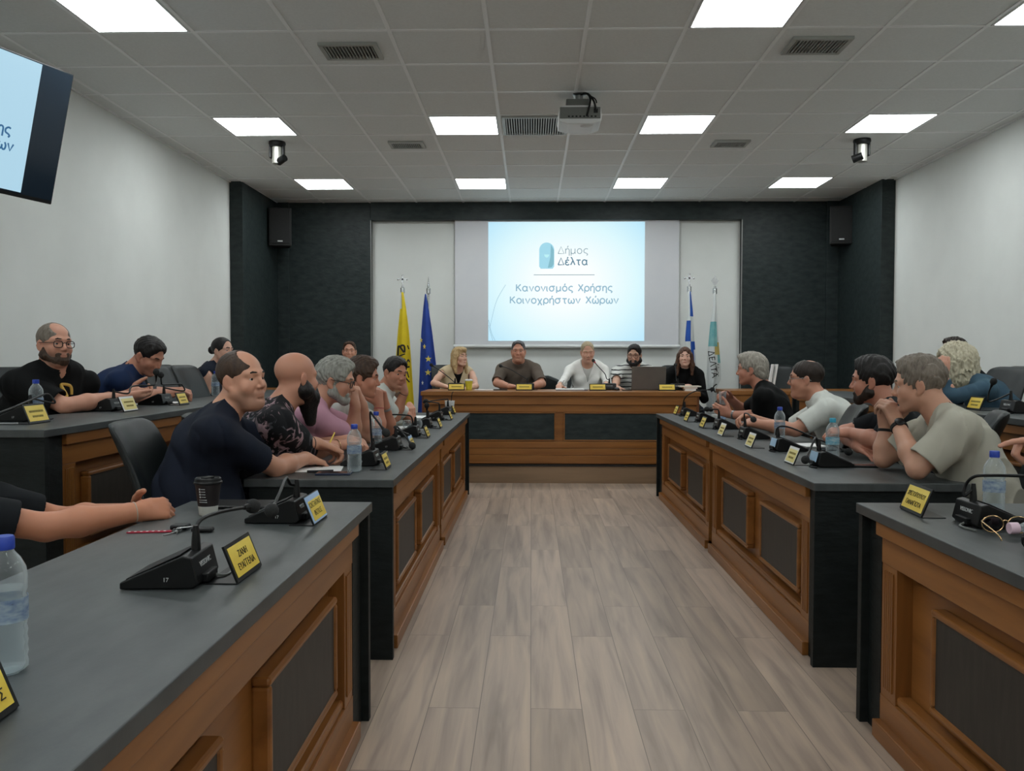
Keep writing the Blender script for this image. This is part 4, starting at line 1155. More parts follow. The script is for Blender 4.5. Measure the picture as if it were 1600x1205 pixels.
for v_ in bm.verts:
    if v_.co.z > 0.03:
        k = 1+rnd.uniform(-0.16, 0.10); v_.co.x *= k; v_.co.y *= k
bm.transform(Matrix.Rotation(RG(88), 4, 'Y'))
for v_ in bm.verts: v_.co.z = max(v_.co.z*0.85, -0.028)
new_mesh_obj('body', bm, MAT['clear'], t)
bm = bmesh.new(); lathe(bm, [(0.0155, -0.014), (0.0165, -0.012), (0.0165, 0.010), (0.014, 0.012)], 18); bm.transform(Matrix.Rotation(RG(88), 4, 'Y')); new_mesh_obj('cap', bm, MAT['cap_pink'], t, True)
# --- raised left desk
phone('mobile_phone', 'black phone under the hands of the man in black T-shirt', -2.52, 5.12, ZR, 0.3, MAT['black_plastic'], 0.08, 0.17)
sheet('white sheet before the man in the blue shirt', -2.52, 5.75, ZR, 0.1, 0.20, 0.28, 2)
t = tube_obj('pointer_rod', [(0, 0, 0.006), (0.32, 0.05, 0.006)], 0.005, MAT['steel'], None, smooth=False); t.location = (-2.66, 3.75, ZR); tag(t, 'thin grey rod lying left of the bottle on the raised desk', 'rod')
# --- presiding desk
t = thing('laptop', 'open grey laptop seen from behind on the presiding desk', 'laptop', (P(1014, 608, 9.05).x, 9.10, ZP), 0)
MAT['laptop'] = noisy('laptop_shell', '6b6663', '737069', 0.4, nscale=5, metal=0.4)
bx('keyboard_base', (-0.183, 0.183, 0.0, 0.25, 0, 0.015), MAT['laptop'], t, 0.004)
bm = bmesh.new(); prism(bm, [(-0.183, 0.01), (0.183, 0.01), (0.183, 0.255), (-0.183, 0.255)], 0, 0.007, lambda u, v, q: (u, -q-v*0.18, v)); new_mesh_obj('lid', bm, MAT['laptop'], t, bevel=0.003)
t = thing('drink_cup', 'yellow cup with white lid and straw before the blonde woman', 'cup', (P(732, 608, 9.05).x, 9.10, ZP))
MAT['yellow_cup'] = noisy('yellow_cup', 'c9b92a', 'd6c63c', 0.5, nscale=8)
bm = bmesh.new(); lathe(bm, [(0.032, 0), (0.042, 0.10)], 20); new_mesh_obj('cup', bm, MAT['yellow_cup'], t, True)
bm = bmesh.new(); lathe(bm, [(0.044, 0.098), (0.044, 0.108), (0.03, 0.116)], 20); new_mesh_obj('lid', bm, MAT['white_plastic'], t, True)
tube_obj('straw', [(0, 0, 0.10), (0.002, 0, 0.17)], 0.004, MAT['black_plastic'], t, smooth=False)
def at_pd(px, y=9.1): return P(px, 608, y).x
sheet('white sheet between the blonde woman and the man in brown polo', at_pd(756), 9.12, ZP, 0, 0.2, 0.14, 3)
sheet('stack of white papers before the woman in white jacket', at_pd(890), 9.08, ZP, 0, 0.30, 0.21, 10)
t = bx('document_folder', (-0.17, 0.17, -0.11, 0.11, 0, 0.006), MAT['navy_case']); t.location = (at_pd(893), 9.08, ZP-0.0001); tag(t, 'dark blue folder under the papers on the presiding desk', 'folder')
for o in bpy.data.objects:
    if o.get('label', '').startswith('stack of white papers'): o.location.z += 0.006
t = thing('eyeglasses', 'folded glasses standing before the woman in white jacket', 'glasses', (at_pd(888), 9.02, ZP+0.022), 0.4)
for s in (-1, 1):
    tube_obj('rim', [(s*0.032+0.022*math.cos(a*math.pi/6), 0, 0.018+0.017*math.sin(a*math.pi/6)) for a in range(12)], 0.0022, MAT['black_plastic'], t, 6, smooth=False, closed=True)
    tube_obj('temple', [(s*0.055, 0, 0.022), (s*0.05, 0.04, 0.06), (s*0.03, 0.05, 0.085)], 0.002, MAT['black_plastic'], t)
t = thing('computer_mouse', 'black computer mouse left of the laptop', 'mouse', (at_pd(963), 9.05, ZP))
bm = bmesh.new(); ball(bm, (0, 0, 0.012), 0.03, sq=(1, 1.7, 0.75))
for v_ in bm.verts: v_.co.z = max(v_.co.z, 0)
new_mesh_obj('shell', bm, MAT['black_plastic'], t, True)
phone('mobile_phone', 'black phone before the man in the brown polo', at_pd(782), 9.05, ZP, 0.1, MAT['black_plastic'], 0.075, 0.15)
phone('mobile_phone', 'small black phone between the mouse and the laptop', at_pd(978), 9.02, ZP, 0.1, MAT['black_plastic'], 0.06, 0.10)
MAT['book_a'] = mat('book_cream', 'ddd3bf', 0.6); MAT['book_b'] = mat('book_orange', 'c99a66', 0.6); MAT['book_c'] = mat('book_white', 'e2dcd0', 0.6)
zz = ZP
for k, (w, th, m, lab) in enumerate(((0.12, 0.022, 'book_c', 'bottom book of the small pile before the woman in black'), (0.15, 0.016, 'book_b', 'orange book in the middle of the small pile'), (0.23, 0.012, 'book_a', 'wide cream notebook on top of the small pile'))):
    t = thing('book', lab, 'book', (at_pd(1076), 9.08, zz), 0, 'pile of books on the presiding desk')
    bx('cover', [(-w/2, w/2, -0.09, 0.09, 0, 0.002), (-w/2, w/2, -0.09, 0.09, th-0.002, th), (-w/2, -w/2+0.002, -0.09, 0.09, 0.002, th-0.002)], MAT[m], t)
    bx('pages', (-w/2+0.002, w/2-0.003, -0.086, 0.086, 0.002, th-0.002), MAT['white_paper'], t)
    zz += th+0.0003
t = thing('handbag', 'black bag standing behind the presiding desk between two sitters', 'bag', (P(859, 600, 9.95).x, 9.95, 0.62))
bm = bmesh.new(); prism(bm, [(-0.19, 0), (0.19, 0), (0.20, 0.25), (0.12, 0.40), (-0.02, 0.46), (-0.13, 0.44)], -0.07, 0.07, lambda u, v, q: (u, q, v)); new_mesh_obj('body', bm, MAT['leather'], t, bevel=0.03)
bx('side_stand', (-0.2, 0.2, -0.15, 0.15, -0.44, 0.0), MAT['black_matte'], t, 0.01)
# white binders behind the grey-haired man
for k, px in enumerate((1199.5, 1205.5)):
    q = P(px, 588, 9.45)
    t = thing('document_binder', ('left white binder standing on the far right side desk', 'right white binder standing on the far right side desk')[k], 'binder', (q.x, 9.45, ZP))
    bm = bmesh.new(); prism(bm, [(0, 0), (0.022, 0), (0.067, 0.28), (0.045, 0.28)], -0.03, 0.03, lambda u, v, q_: (u, q_, v)); new_mesh_obj('cover', bm, MAT['white_paper'], t, bevel=0.002)
# ------------------------------------------------------------------ figures: signed-distance modelling, meshed by surface nets
f32 = np.float32
def nv(*a): return np.array(a, dtype=np.float64)
def unit(v):
    v = np.asarray(v, float); return v/(np.linalg.norm(v)+1e-12)
class Sdf:
    def __init__(self): self.p = []; self.disp = None
    def add(self, fn, c, r, k=0.0, op='+'):
        self.p.append((fn, np.asarray(c, float), float(r), k, op)); return self
    def ell(self, c, r, R=None, k=0.01, op='+', grow=0.0):
        c = np.asarray(c, float); r = np.asarray(r, float)+grow
        R = np.eye(3) if R is None else R
        def fn(P, c=c.astype(f32), r=r.astype(f32), R=R.astype(f32)):
            q = (P-c) @ R
            a = q/r; b = a/r
            k0 = np.sqrt((a*a).sum(1)); k1 = np.sqrt((b*b).sum(1))+1e-9
            return k0*(k0-1)/k1
        return self.add(fn, c, r.max(), k, op)
    def cone(self, a, b, ra, rb, k=0.01, op='+', cut=False, cut0=False):
        a = np.asarray(a, float); b = np.asarray(b, float)
        L = np.linalg.norm(b-a)+1e-9
        def fn(P, a=a.astype(f32), d=((b-a)/L).astype(f32), L=f32(L), ra=f32(ra), rb=f32(rb)):
            q = P-a
            h = q @ d
            t = np.clip(h/L, 0, 1)
            v = q - (t*L)[:, None]*d
            o = np.sqrt((v*v).sum(1)) - (ra+(rb-ra)*t)
            if cut: o = np.maximum(o, h-L)
            if cut0: o = np.maximum(o, -h)
            return o
        return self.add(fn, (a+b)/2, L/2+max(ra, rb), k, op)
    def half(self, o, n, k=0.004):
        """remove the side the normal points to"""
        def fn(P, o=np.asarray(o, f32), n=np.asarray(unit(n), f32)): return -((P-o) @ n)
        return self.add(fn, (0, 0, 0), 1e3, k, '-')
    def __call__(self, P, cen=None, brad=None):
        """P: (nb, m, 3)"""
        nb, m = P.shape[:2]
        acc = np.full((nb, m), 0.5, f32)
        for fn, c, r, k, op in self.p:
            if cen is None or r > 100: sel = slice(None); Q = P
            else:
                sel = np.nonzero(np.linalg.norm(cen-c, axis=1) < r+brad+k+0.04)[0]
                if len(sel) == 0: continue
                Q = P[sel]
            d = fn(Q.reshape(-1, 3)).reshape(Q.shape[:2])
            a = acc[sel]
            if op == '+':
                if k > 0:
                    h = np.clip(0.5+0.5*(a-d)/k, 0, 1); a = a+(d-a)*h - k*h*(1-h)
                else: a = np.minimum(a, d)
            else:
                d = -d
                if k > 0:
                    h = np.clip(0.5-0.5*(a-d)/k, 0, 1); a = a+(d-a)*h + k*h*(1-h)
                else: a = np.maximum(a, d)
            acc[sel] = a
        if self.disp is not None:
            near = np.abs(acc) < 0.06
            if near.any():
                acc[near] += self.disp(P[near])
        return acc
    def bounds(self, pad=0.03):
        lo = np.min([c-r for f, c, r, k, op in self.p if op == '+'], axis=0)-pad
        hi = np.max([c+r for f, c, r, k, op in self.p if op == '+'], axis=0)+pad
        return lo, hi
EDG = [((0, 0, 0), (1, 0, 0)), ((0, 1, 0), (1, 1, 0)), ((0, 0, 1), (1, 0, 1)), ((0, 1, 1), (1, 1, 1)),
       ((0, 0, 0), (0, 1, 0)), ((1, 0, 0), (1, 1, 0)), ((0, 0, 1), (0, 1, 1)), ((1, 0, 1), (1, 1, 1)),
       ((0, 0, 0), (0, 0, 1)), ((1, 0, 0), (1, 0, 1)), ((0, 1, 0), (0, 1, 1)), ((1, 1, 0), (1, 1, 1))]
def surface(sdf, h, n=7, relax=1):
    lo, hi = sdf.bounds()
    B = n*h
    nb = np.maximum(1, np.ceil((hi-lo)/B).astype(int))
    I = np.stack(np.meshgrid(*[np.arange(k) for k in nb], indexing='ij'), -1).reshape(-1, 3)
    cen = lo+(I+0.5)*B
    hd = B*0.87
    d = sdf(cen[:, None, :].astype(f32), cen, hd)[:, 0]
    keep = np.abs(d) < hd*1.8+0.02
    I, cen = I[keep], cen[keep]
    g = np.stack(np.meshgrid(*[np.arange(n+1)]*3, indexing='ij'), -1).reshape(-1, 3)
    V = np.empty((len(I), (n+1)**3), f32)
    for s in range(0, len(I), 600):
        e = s+600
        Pn = (lo+(I[s:e, None, :]*n+g[None])*h).astype(f32)
        V[s:e] = sdf(Pn, cen[s:e], hd)
    V = V.reshape(len(I), n+1, n+1, n+1)
    S = V < 0
    def corner(A, o): return A[:, o[0]:o[0]+n, o[1]:o[1]+n, o[2]:o[2]+n]
    cnt = sum(corner(S, o).astype(np.int8) for o in [(a, b, c) for a in (0, 1) for b in (0, 1) for c in (0, 1)])
    act = (cnt > 0) & (cnt < 8)
    ib, ix, iy, iz = np.nonzero(act)
    pos = np.zeros((len(ib), 3)); wt = np.zeros(len(ib))
    for a, b in EDG:
        va = V[ib, ix+a[0], iy+a[1], iz+a[2]]; vb = V[ib, ix+b[0], iy+b[1], iz+b[2]]
        cr = (va < 0) != (vb < 0)
        t = np.where(cr, va/np.where(cr, va-vb, 1), 0)
        q = np.array(a)+t[:, None]*(np.array(b)-np.array(a))
        pos += np.where(cr[:, None], q, 0); wt += cr
    pos /= wt[:, None]
    G = I[ib]*n+np.stack([ix, iy, iz], 1)
    dims = nb*n+3
    key = lambda g_: ((g_[:, 0]+1)*dims[1]+(g_[:, 1]+1))*dims[2]+(g_[:, 2]+1)
    K = key(G)
    od = np.argsort(K); K = K[od]; G = G[od]; pos = pos[od]
    verts = lo+(G+pos)*h
    quads = []
    for ax in range(3):
        o = [0, 0, 0]; o[ax] = 1
        A = S[:, :n, :n, :n]; Bv = S[:, o[0]:o[0]+n, o[1]:o[1]+n, o[2]:o[2]+n]
        ib, ix, iy, iz = np.nonzero(A != Bv)
        inside = A[ib, ix, iy, iz]
        g0 = I[ib]*n+np.stack([ix, iy, iz], 1)
        u, v = (ax+1) % 3, (ax+2) % 3
        eu = np.zeros(3, int); eu[u] = 1
        ev = np.zeros(3, int); ev[v] = 1
        idx = []
        ok = np.ones(len(g0), bool)
        for dlt in (-eu-ev, -ev, 0*eu, -eu):
            kk = key(g0+dlt)
            j = np.searchsorted(K, kk); j = np.minimum(j, len(K)-1)
            ok &= K[j] == kk
            idx.append(j)
        q = np.stack(idx, 1)[ok]
        ins = inside[ok]
        q[~ins] = q[~ins][:, ::-1]
        quads.append(q)
    Q = np.concatenate(quads)
    for _ in range(relax):
        acc = np.zeros_like(verts); w = np.zeros(len(verts))
        for i in range(4):
            a, b = Q[:, i], Q[:, (i+1) % 4]
            for dcol in range(3):
                acc[:, dcol] += np.bincount(a, verts[b, dcol], len(verts))
            w += np.bincount(a, minlength=len(verts))
        m = w > 0
        verts[m] = 0.55*verts[m]+0.45*acc[m]/w[m][:, None]
    return verts, Q
def mesh_from(name, verts, Q, m, loc, parent=None, cols=None):
    me = bpy.data.meshes.new(name)
    v = (verts-np.asarray(loc)).astype(f32)
    me.vertices.add(len(v)); me.vertices.foreach_set('co', v.ravel())
    me.loops.add(Q.size); me.loops.foreach_set('vertex_index', Q.astype(np.int32).ravel())
    me.polygons.add(len(Q)); me.polygons.foreach_set('loop_start', np.arange(0, Q.size, 4, dtype=np.int32))
    me.polygons.foreach_set('loop_total', np.full(len(Q), 4, np.int32))
    me.polygons.foreach_set('use_smooth', np.ones(len(Q), bool))
    me.update(calc_edges=True)
    if cols is not None:
        at = me.color_attributes.new('Col', 'FLOAT_COLOR', 'POINT')
        at.data.foreach_set('color', cols.astype(f32).ravel())
    me.materials.append(m)
    o = bpy.data.objects.new(name, me)
    C.objects.link(o)
    if parent is not None: o.parent = parent
    else: o.location = loc
    return o
def wob(P, f, ph=0.0):
    x, y, z = P[:, 0]*f, P[:, 1]*f, P[:, 2]*f
    return np.sin(x+1.3*np.sin(y*0.7+ph)+ph)*np.sin(y*1.1+1.1*np.sin(z*0.8)+2*ph)*np.sin(z*0.9+1.2*np.sin(x*0.6+ph))

# skin: attribute colour with faint mottling
m = mat('skin', 'c08a70', 0.5, 0, 0.4)
n, l, b = nodes(m)
at = n.new('ShaderNodeAttribute'); at.attribute_name = 'Col'
l.new(at.outputs['Color'], b.inputs['Base Color'])
b.inputs['Subsurface Weight'].default_value = 0.12
b.inputs['Subsurface Radius'].default_value = (0.012, 0.005, 0.003)
MAT['skin'] = m
MAT['eye_white'] = mat('eye_white', 'cfc8c2', 0.25)
MAT['iris'] = mat('iris', '24160e', 0.15)
def hair_mat(name, c1, c2, rough=0.5):
    mm = noisy(name, c1, c2, rough, (1, 1, 0.3), 90, 4, bump=0.45, bscale=190, spec=0.35, bdist=0.004, lo=0.25, hi=0.8)
    return mm
HAIR = dict(black=hair_mat('hair_black', '0c0a0a', '1d1817'), dark=hair_mat('hair_dark_brown', '1a120d', '2e2119'), brown=hair_mat('hair_brown', '2e2018', '4c3728'),
            greybrown=hair_mat('hair_grey_brown', '5a5148', '8b8175'), grey=hair_mat('hair_grey', '70706a', 'a8a8a0'), silver=hair_mat('hair_silver', '77726a', 'b0aa9e'), greyblack=hair_mat('hair_grey_black', '3a3a3d', '6a6a6c'),
            blonde=hair_mat('hair_blonde', '9a7d55', 'd0b688'), ashblonde=hair_mat('hair_ash_blonde', '8f7f66', 'b9a888'), curly=hair_mat('hair_pale_blonde', '97907a', 'd2cbb2'), auburn=hair_mat('hair_auburn', '2c1a14', '6a4630'), stub=hair_mat('hair_cropped', '4b3a2e', '655043'))
def cloth(name, c1, c2=None, rough=0.85, sc=120, bump=0.15):
    return noisy(name, c1, c2 or c1, rough, (1, 1, 1), 6, 3, bump=bump, bscale=sc, spec=0.2, bdist=0.002)

def head_axes(th, ph, ro):
    th, ph, ro = map(math.radians, (th, ph, ro))
    f = nv(math.cos(th)*math.cos(ph), math.sin(th)*math.cos(ph), math.sin(ph))
    r = nv(math.sin(th), -math.cos(th), 0)
    u = np.cross(r, f)
    r2 = r*math.cos(ro)+u*math.sin(ro); u2 = -r*math.sin(ro)+u*math.cos(ro)
    return np.stack([r2, f, u2], 1)      # columns: right, forward, up
def head_prims(S, o, R, s, fem=False, fat=0.0, eyes=True, jaw=1.0, nose=1.0):
    s = np.asarray(s, float)*np.ones(3); sm = float(s.mean())
    T = lambda x, y, z: o+R @ (nv(x, y, z)*s)
    def E(c, r, k, op='+', Rl=None): S.ell(T(*c), nv(*r)*s, R if Rl is None else R @ Rl, k*sm, op)
    def K(a, b, ra, rb, k, op='+'): S.cone(T(*a), T(*b), ra*sm, rb*sm, k*sm, op)
    w = 0.95 if fem else 1.0
    E((0, -0.014, 0.036), (0.076*w, 0.097, 0.081), 0.0)
    E((0, 0.028, -0.028), (0.060*w+0.006*fat, 0.064, 0.082), 0.03)
    for q in (-1, 1):
        K((q*(0.050*w+0.007*fat), 0.004, -0.055), (q*0.020, 0.062, -0.094*jaw), 0.020+0.008*fat, 0.017+0.005*fat, 0.03)
        E((q*0.040, 0.060, -0.030-0.006*fat), (0.024+0.005*fat, 0.022, 0.026), 0.022)
        K((q*0.012, 0.083, 0.024), (q*0.047, 0.066, 0.022), 0.009 if fem else 0.012, 0.010, 0.014)
    E((0, 0.070, -0.094*jaw), (0.024+0.006*fat, 0.021, 0.019), 0.02)
    if fat > 0: E((0, 0.035, -0.105), (0.045, 0.05, 0.022+0.01*fat), 0.025)
    for q in (-1, 1):
        E((q*0.034, 0.099, 0.003), (0.019, 0.021, 0.014), 0.014, '-')
    # nose
    K((0, 0.082, 0.014), (0, 0.087+0.019*nose, -0.026), 0.0070, 0.0098*(0.9 if fem else 1.0), 0.010)
    E((0, 0.098+0.012*(nose-1), -0.030), (0.0105, 0.012, 0.0095), 0.006)
    for q in (-1, 1):
        E((q*0.0125*nose, 0.092, -0.034), (0.0078, 0.011, 0.0080), 0.005)
        E((q*0.007, 0.099, -0.0425), (0.004, 0.005, 0.003), 0.003, '-')
        E((q*0.026, 0.094, -0.043), (0.006, 0.010, 0.012), 0.010, '-')       # fold beside the mouth
    # mouth
    E((0, 0.080, -0.064), (0.030, 0.012, 0.016), 0.014)
    E((0, 0.0885, -0.0605), (0.022, 0.0065, 0.0046), 0.004)
    E((0, 0.0875, -0.0715), (0.019, 0.0072, 0.0056), 0.004)
    E((0, 0.099, -0.0660), (0.028, 0.0100, 0.0016), 0.002, '-')
    E((0, 0.092, -0.0810), (0.018, 0.008, 0.005), 0.008, '-')                # hollow above the chin
    for q in (-1, 1):
        if eyes:
            E((q*0.032, 0.0690, 0.0092), (0.0165, 0.0140, 0.0075), 0.005)
            E((q*0.032, 0.0680, -0.0085), (0.0160, 0.0130, 0.0062), 0.005)
        else: E((q*0.032, 0.0685, 0.001), (0.0165, 0.0138, 0.012), 0.005)
    # ears
    for q in (-1, 1):
        a = math.radians(18)*q
        Rl = np.array([[math.cos(a), -math.sin(a), 0], [math.sin(a), math.cos(a), 0], [0, 0, 1]])
        E((q*0.078*w, -0.010, -0.010), (0.008, 0.0185, 0.031), 0.006, '+', Rl)
        E((q*0.089*w, -0.006, -0.006), (0.007, 0.010, 0.018), 0.005, '-', Rl)
        E((q*0.074*w, 0.002, -0.036), (0.008, 0.010, 0.011), 0.006)
    return T
def face_cols(verts, o, R, s, skin, lip=0.35, stubble=0.0, fem=False, tan=None):
    """skin tone, lips and shaved-beard shade by place on the head"""
    L = ((verts-o) @ R)/s
    col = np.ones((len(verts), 4)); base = np.array(lin(skin)); col[:, :3] = base
    def blob(c, r): return np.exp(-(((L-np.array(c))/np.array(r))**2).sum(1)*1.5)
    m = np.clip(blob((0, 0.094, -0.066), (0.022, 0.03, 0.011))*1.6, 0, 1)*lip
    lipc = np.array(lin('9a4a46' if fem else '8f4f45'))
    col[:, :3] = col[:, :3]*(1-m[:, None])+lipc*m[:, None]
    m = np.clip(blob((0.046, 0.07, -0.03), (0.03, 0.05, 0.03))+blob((-0.046, 0.07, -0.03), (0.03, 0.05, 0.03))+blob((0, 0.11, -0.032), (0.018, 0.02, 0.02)), 0, 1)*0.18
    m += np.clip(blob((0.085, -0.01, -0.01), (0.012, 0.03, 0.04))+blob((-0.085, -0.01, -0.01), (0.012, 0.03, 0.04)), 0, 1)*0.22
    col[:, :3] = col[:, :3]*(1-m[:, None])+np.array(lin('b0604e'))*m[:, None]
    if stubble:
        low = np.clip((-0.042-L[:, 2])/0.02, 0, 1)*np.clip((L[:, 2]+0.125)/0.02, 0, 1)*np.clip((L[:, 1]-0.0)/0.03, 0, 1)*(np.abs(L[:, 0]) < 0.09)
        mm = low*stubble*(1-m*0)
        lips = np.clip(blob((0, 0.094, -0.066), (0.022, 0.03, 0.010))*1.6, 0, 1)
        mm = mm*(1-lips)
        col[:, :3] = col[:, :3]*(1-mm[:, None])+np.array(lin('54463f'))*mm[:, None]
    return col
def hand_prims(S, W, d, nrm, right, s, curl=(25, 35, 25), spread=0.0, thumb=(0.55, 0.75, 0.25), fing=None, k=0.003, tb=15):
    """W wrist, d finger direction, nrm palm normal"""
    d = unit(d); nrm = unit(nrm-d*np.dot(nrm, d))
    t = np.cross(d, nrm)*(1 if right else -1)
    S.cone(W-d*0.01*s, W+d*0.03*s, 0.024*s, 0.022*s, 0.012*s)
    lens = [(0.043, 0.025, 0.021), (0.047, 0.029, 0.022), (0.043, 0.027, 0.021), (0.034, 0.021, 0.019)]
    offs = [0.027, 0.009, -0.009, -0.026]; ml = [0.086, 0.090, 0.085, 0.077]
    rad = [0.0098, 0.010, 0.0096, 0.0085]
    for i in range(4):
        b0 = W+(t*offs[i]*0.55+d*0.018)*s
        kn = W+(t*offs[i]+d*ml[i])*s
        S.cone(b0, kn, 0.0165*s, 0.0115*s, 0.010*s)
    S.cone(W+(t*0.012+d*0.03+nrm*0.008)*s, W+(t*0.030+d*0.055+nrm*0.006)*s, 0.015*s, 0.012*s, 0.010*s)
    for i in range(4):
        p = W+(t*offs[i]+d*ml[i])*s
        cu = curl if fing is None or i not in fing else fing[i]
        dd = unit(d+t*spread*(1.5-i)*0.5)
        nn = nrm
        for j in range(3):
            a = math.radians(cu[j])
            dd, nn = dd*math.cos(a)+nn*math.sin(a), nn*math.cos(a)-dd*math.sin(a)
            q = p+dd*lens[i][j]*s
            S.cone(p, q, rad[i]*(1-0.10*j)*s, rad[i]*(0.92-0.10*j)*s, k*s if j == 0 else 0.002*s)
            p = q
    a0, b0, c0 = thumb
    dd = unit(d*a0+t*b0+nrm*c0)
    p = W+(d*0.022+t*0.022+nrm*0.004)*s
    for j, (ln, r0, r1) in enumerate(((0.044, 0.0155, 0.0125), (0.034, 0.0118, 0.0108), (0.027, 0.0105, 0.0085))):
        q = p+dd*ln*s
        S.cone(p, q, r0*s, r1*s, 0.008*s if j == 0 else 0.002*s)
        p = q
        a = math.radians(tb)
        dd = unit(dd*math.cos(a)+unit(d*0.9-t*0.5+nrm*0.2)*math.sin(a))
def ik(S, W, l1, l2, pole):
    """elbow between shoulder S and wrist W"""
    v = W-S; L = np.linalg.norm(v)
    if L > (l1+l2)*0.995:
        k = L/((l1+l2)*0.995); l1 *= k; l2 *= k
    a = (l1*l1-l2*l2+L*L)/(2*L)
    hgt = math.sqrt(max(1e-6, l1*l1-a*a))
    u = v/L
    pl = np.asarray(pole, float); pl = unit(pl-u*np.dot(pl, u))
    return S+u*a+pl*hgt
REPORT = []
def hair_surface(o, R, s, style, h, fem=False):
    S = Sdf()
    s = np.asarray(s, float)*np.ones(3); sm = float(s.mean())
    T = lambda x, y, z: o+R @ (nv(x, y, z)*s)
    def E(c, r, k, op='+'): S.ell(T(*c), nv(*r)*s, R, k*sm, op)
    def K(a, b, ra, rb, k, op='+'): S.cone(T(*a), T(*b), ra*sm, rb*sm, k*sm, op)
    w = 0.95 if fem else 1.0
    t = dict(short=0.007, crop=0.0045, crew=0.0035, thick=0.012, bald=0.0040, thin=0.006, swept=0.009, mop=0.012, bun=0.007, long=0.010, bob=0.012, curly=0.030, tied=0.004, spiky=0.008).get(style, 0.01)
    E((0, -0.014, 0.036), (0.076*w+t*0.75, 0.097+t*0.8, 0.081+t), 0)
    if style in ('thick', 'swept', 'short', 'spiky', 'crew'):
        top = dict(thick=0.018, swept=0.018, short=0.008, spiky=0.014, crew=-0.004)[style]
        E((0, 0.012, 0.085), (0.058, 0.078, 0.030+top), 0.03)
    if style == 'mop':
        E((0, -0.06, 0.0), (0.083, 0.065, 0.088), 0.03)
        E((0, 0.03, 0.088), (0.062, 0.075, 0.040), 0.03)
        E((0, -0.085, -0.055), (0.062, 0.035, 0.045), 0.03)
    if style in ('long', 'bob'):
        ln = -0.215 if style == 'long' else -0.19
        for q in (-1, 1):
            K((q*0.070, 0.010, 0.02), (q*0.088, 0.005, -0.10), 0.030, 0.030, 0.03)
            K((q*0.086, 0.005, -0.09), (q*0.088, 0.022, ln), 0.030, 0.017, 0.02)
        E((0, -0.065, -0.06), (0.085, 0.045, 0.13), 0.03)
        if style == 'bob': E((0, 0.050, 0.088), (0.062, 0.052, 0.034), 0.02)
    if style == 'curly':
        E((0, -0.045, -0.02), (0.118, 0.105, 0.13), 0.04)
        E((0, -0.05, -0.13), (0.120, 0.085, 0.085), 0.04)
        for q in (-1, 1): E((q*0.085, 0.01, -0.06), (0.045, 0.062, 0.12), 0.03)
    if style == 'bun':
        E((0, -0.125, 0.005), (0.036, 0.034, 0.038), 0.008)
        K((0, -0.09, 0.0), (0, -0.12, 0.005), 0.03, 0.03, 0.01)
    if style == 'tied':
        E((0, -0.10, -0.02), (0.045, 0.03, 0.05), 0.02)
    # clear the face, the ears and the neck
    if style == 'bald':
        E((0, 0.085, 0.100), (0.054, 0.092, 0.052), 0.008, '-')
        E((0, 0.125, -0.03), (0.080, 0.085, 0.115), 0.008, '-')
    elif style == 'thin':
        E((0, 0.125, -0.030), (0.080, 0.085, 0.112), 0.008, '-')
        E((0, -0.05, 0.13), (0.045, 0.055, 0.026), 0.01, '-')
    elif style in ('long', 'bob', 'curly'):
        E((0, 0.122, -0.042), (0.064, 0.082, 0.130 if style != 'bob' else 0.108), 0.010, '-')
    else:
        if style in ('crew', 'tied', 'spiky', 'swept', 'bun'): E((0, 0.137, -0.008), (0.090, 0.102, 0.136), 0.010, '-')
        else: E((0, 0.133, -0.024), (0.087, 0.089, 0.134), 0.012, '-')
    if style not in ('long', 'bob', 'curly'):
        lowb = dict(mop=-0.095, bun=-0.05, tied=-0.055).get(style, -0.058)
        n_ = R @ nv(0, 0.36, -1.0)
        S.half(T(0, 0.0, lowb+0.028), n_, 0.006*sm)
        for q in (-1, 1):
            E((q*0.086, 0.002, -0.018), (0.020, 0.024, 0.036), 0.006, '-')
            E((q*0.075, 0.055, -0.035), (0.03, 0.035, 0.045), 0.006, '-')
    amp = dict(curly=0.012, mop=0.004, thick=0.0045, spiky=0.006, swept=0.004, short=0.003, long=0.003, bob=0.003, crop=0.0008, bald=0.0010, thin=0.0015, crew=0.0025, bun=0.001, tied=0.0015).get(style, 0.002)
    Ri = R.astype(f32); oo = o.astype(f32)
    def disp(P):
        q = ((P-oo) @ Ri)/sm
        if style == 'curly':
            q3 = q*np.array([1.0, 1.0, 0.42], f32)
            return (0.011*wob(q3+0.02*np.sin(q[:, [2, 0, 1]]*45), 110, 0.3)+0.005*wob(q3, 210, 1.1)).astype(f32)
        q2 = q*np.array([1.0, 0.35, 0.55], f32)
        return (amp*(np.sin(q2[:, 0]*260+14*np.sin(q[:, 1]*18)+9*np.sin(q[:, 2]*22))*0.6+0.8*wob(q, 95, 0.7))).astype(f32)
    S.disp = disp
    return surface(S, h)
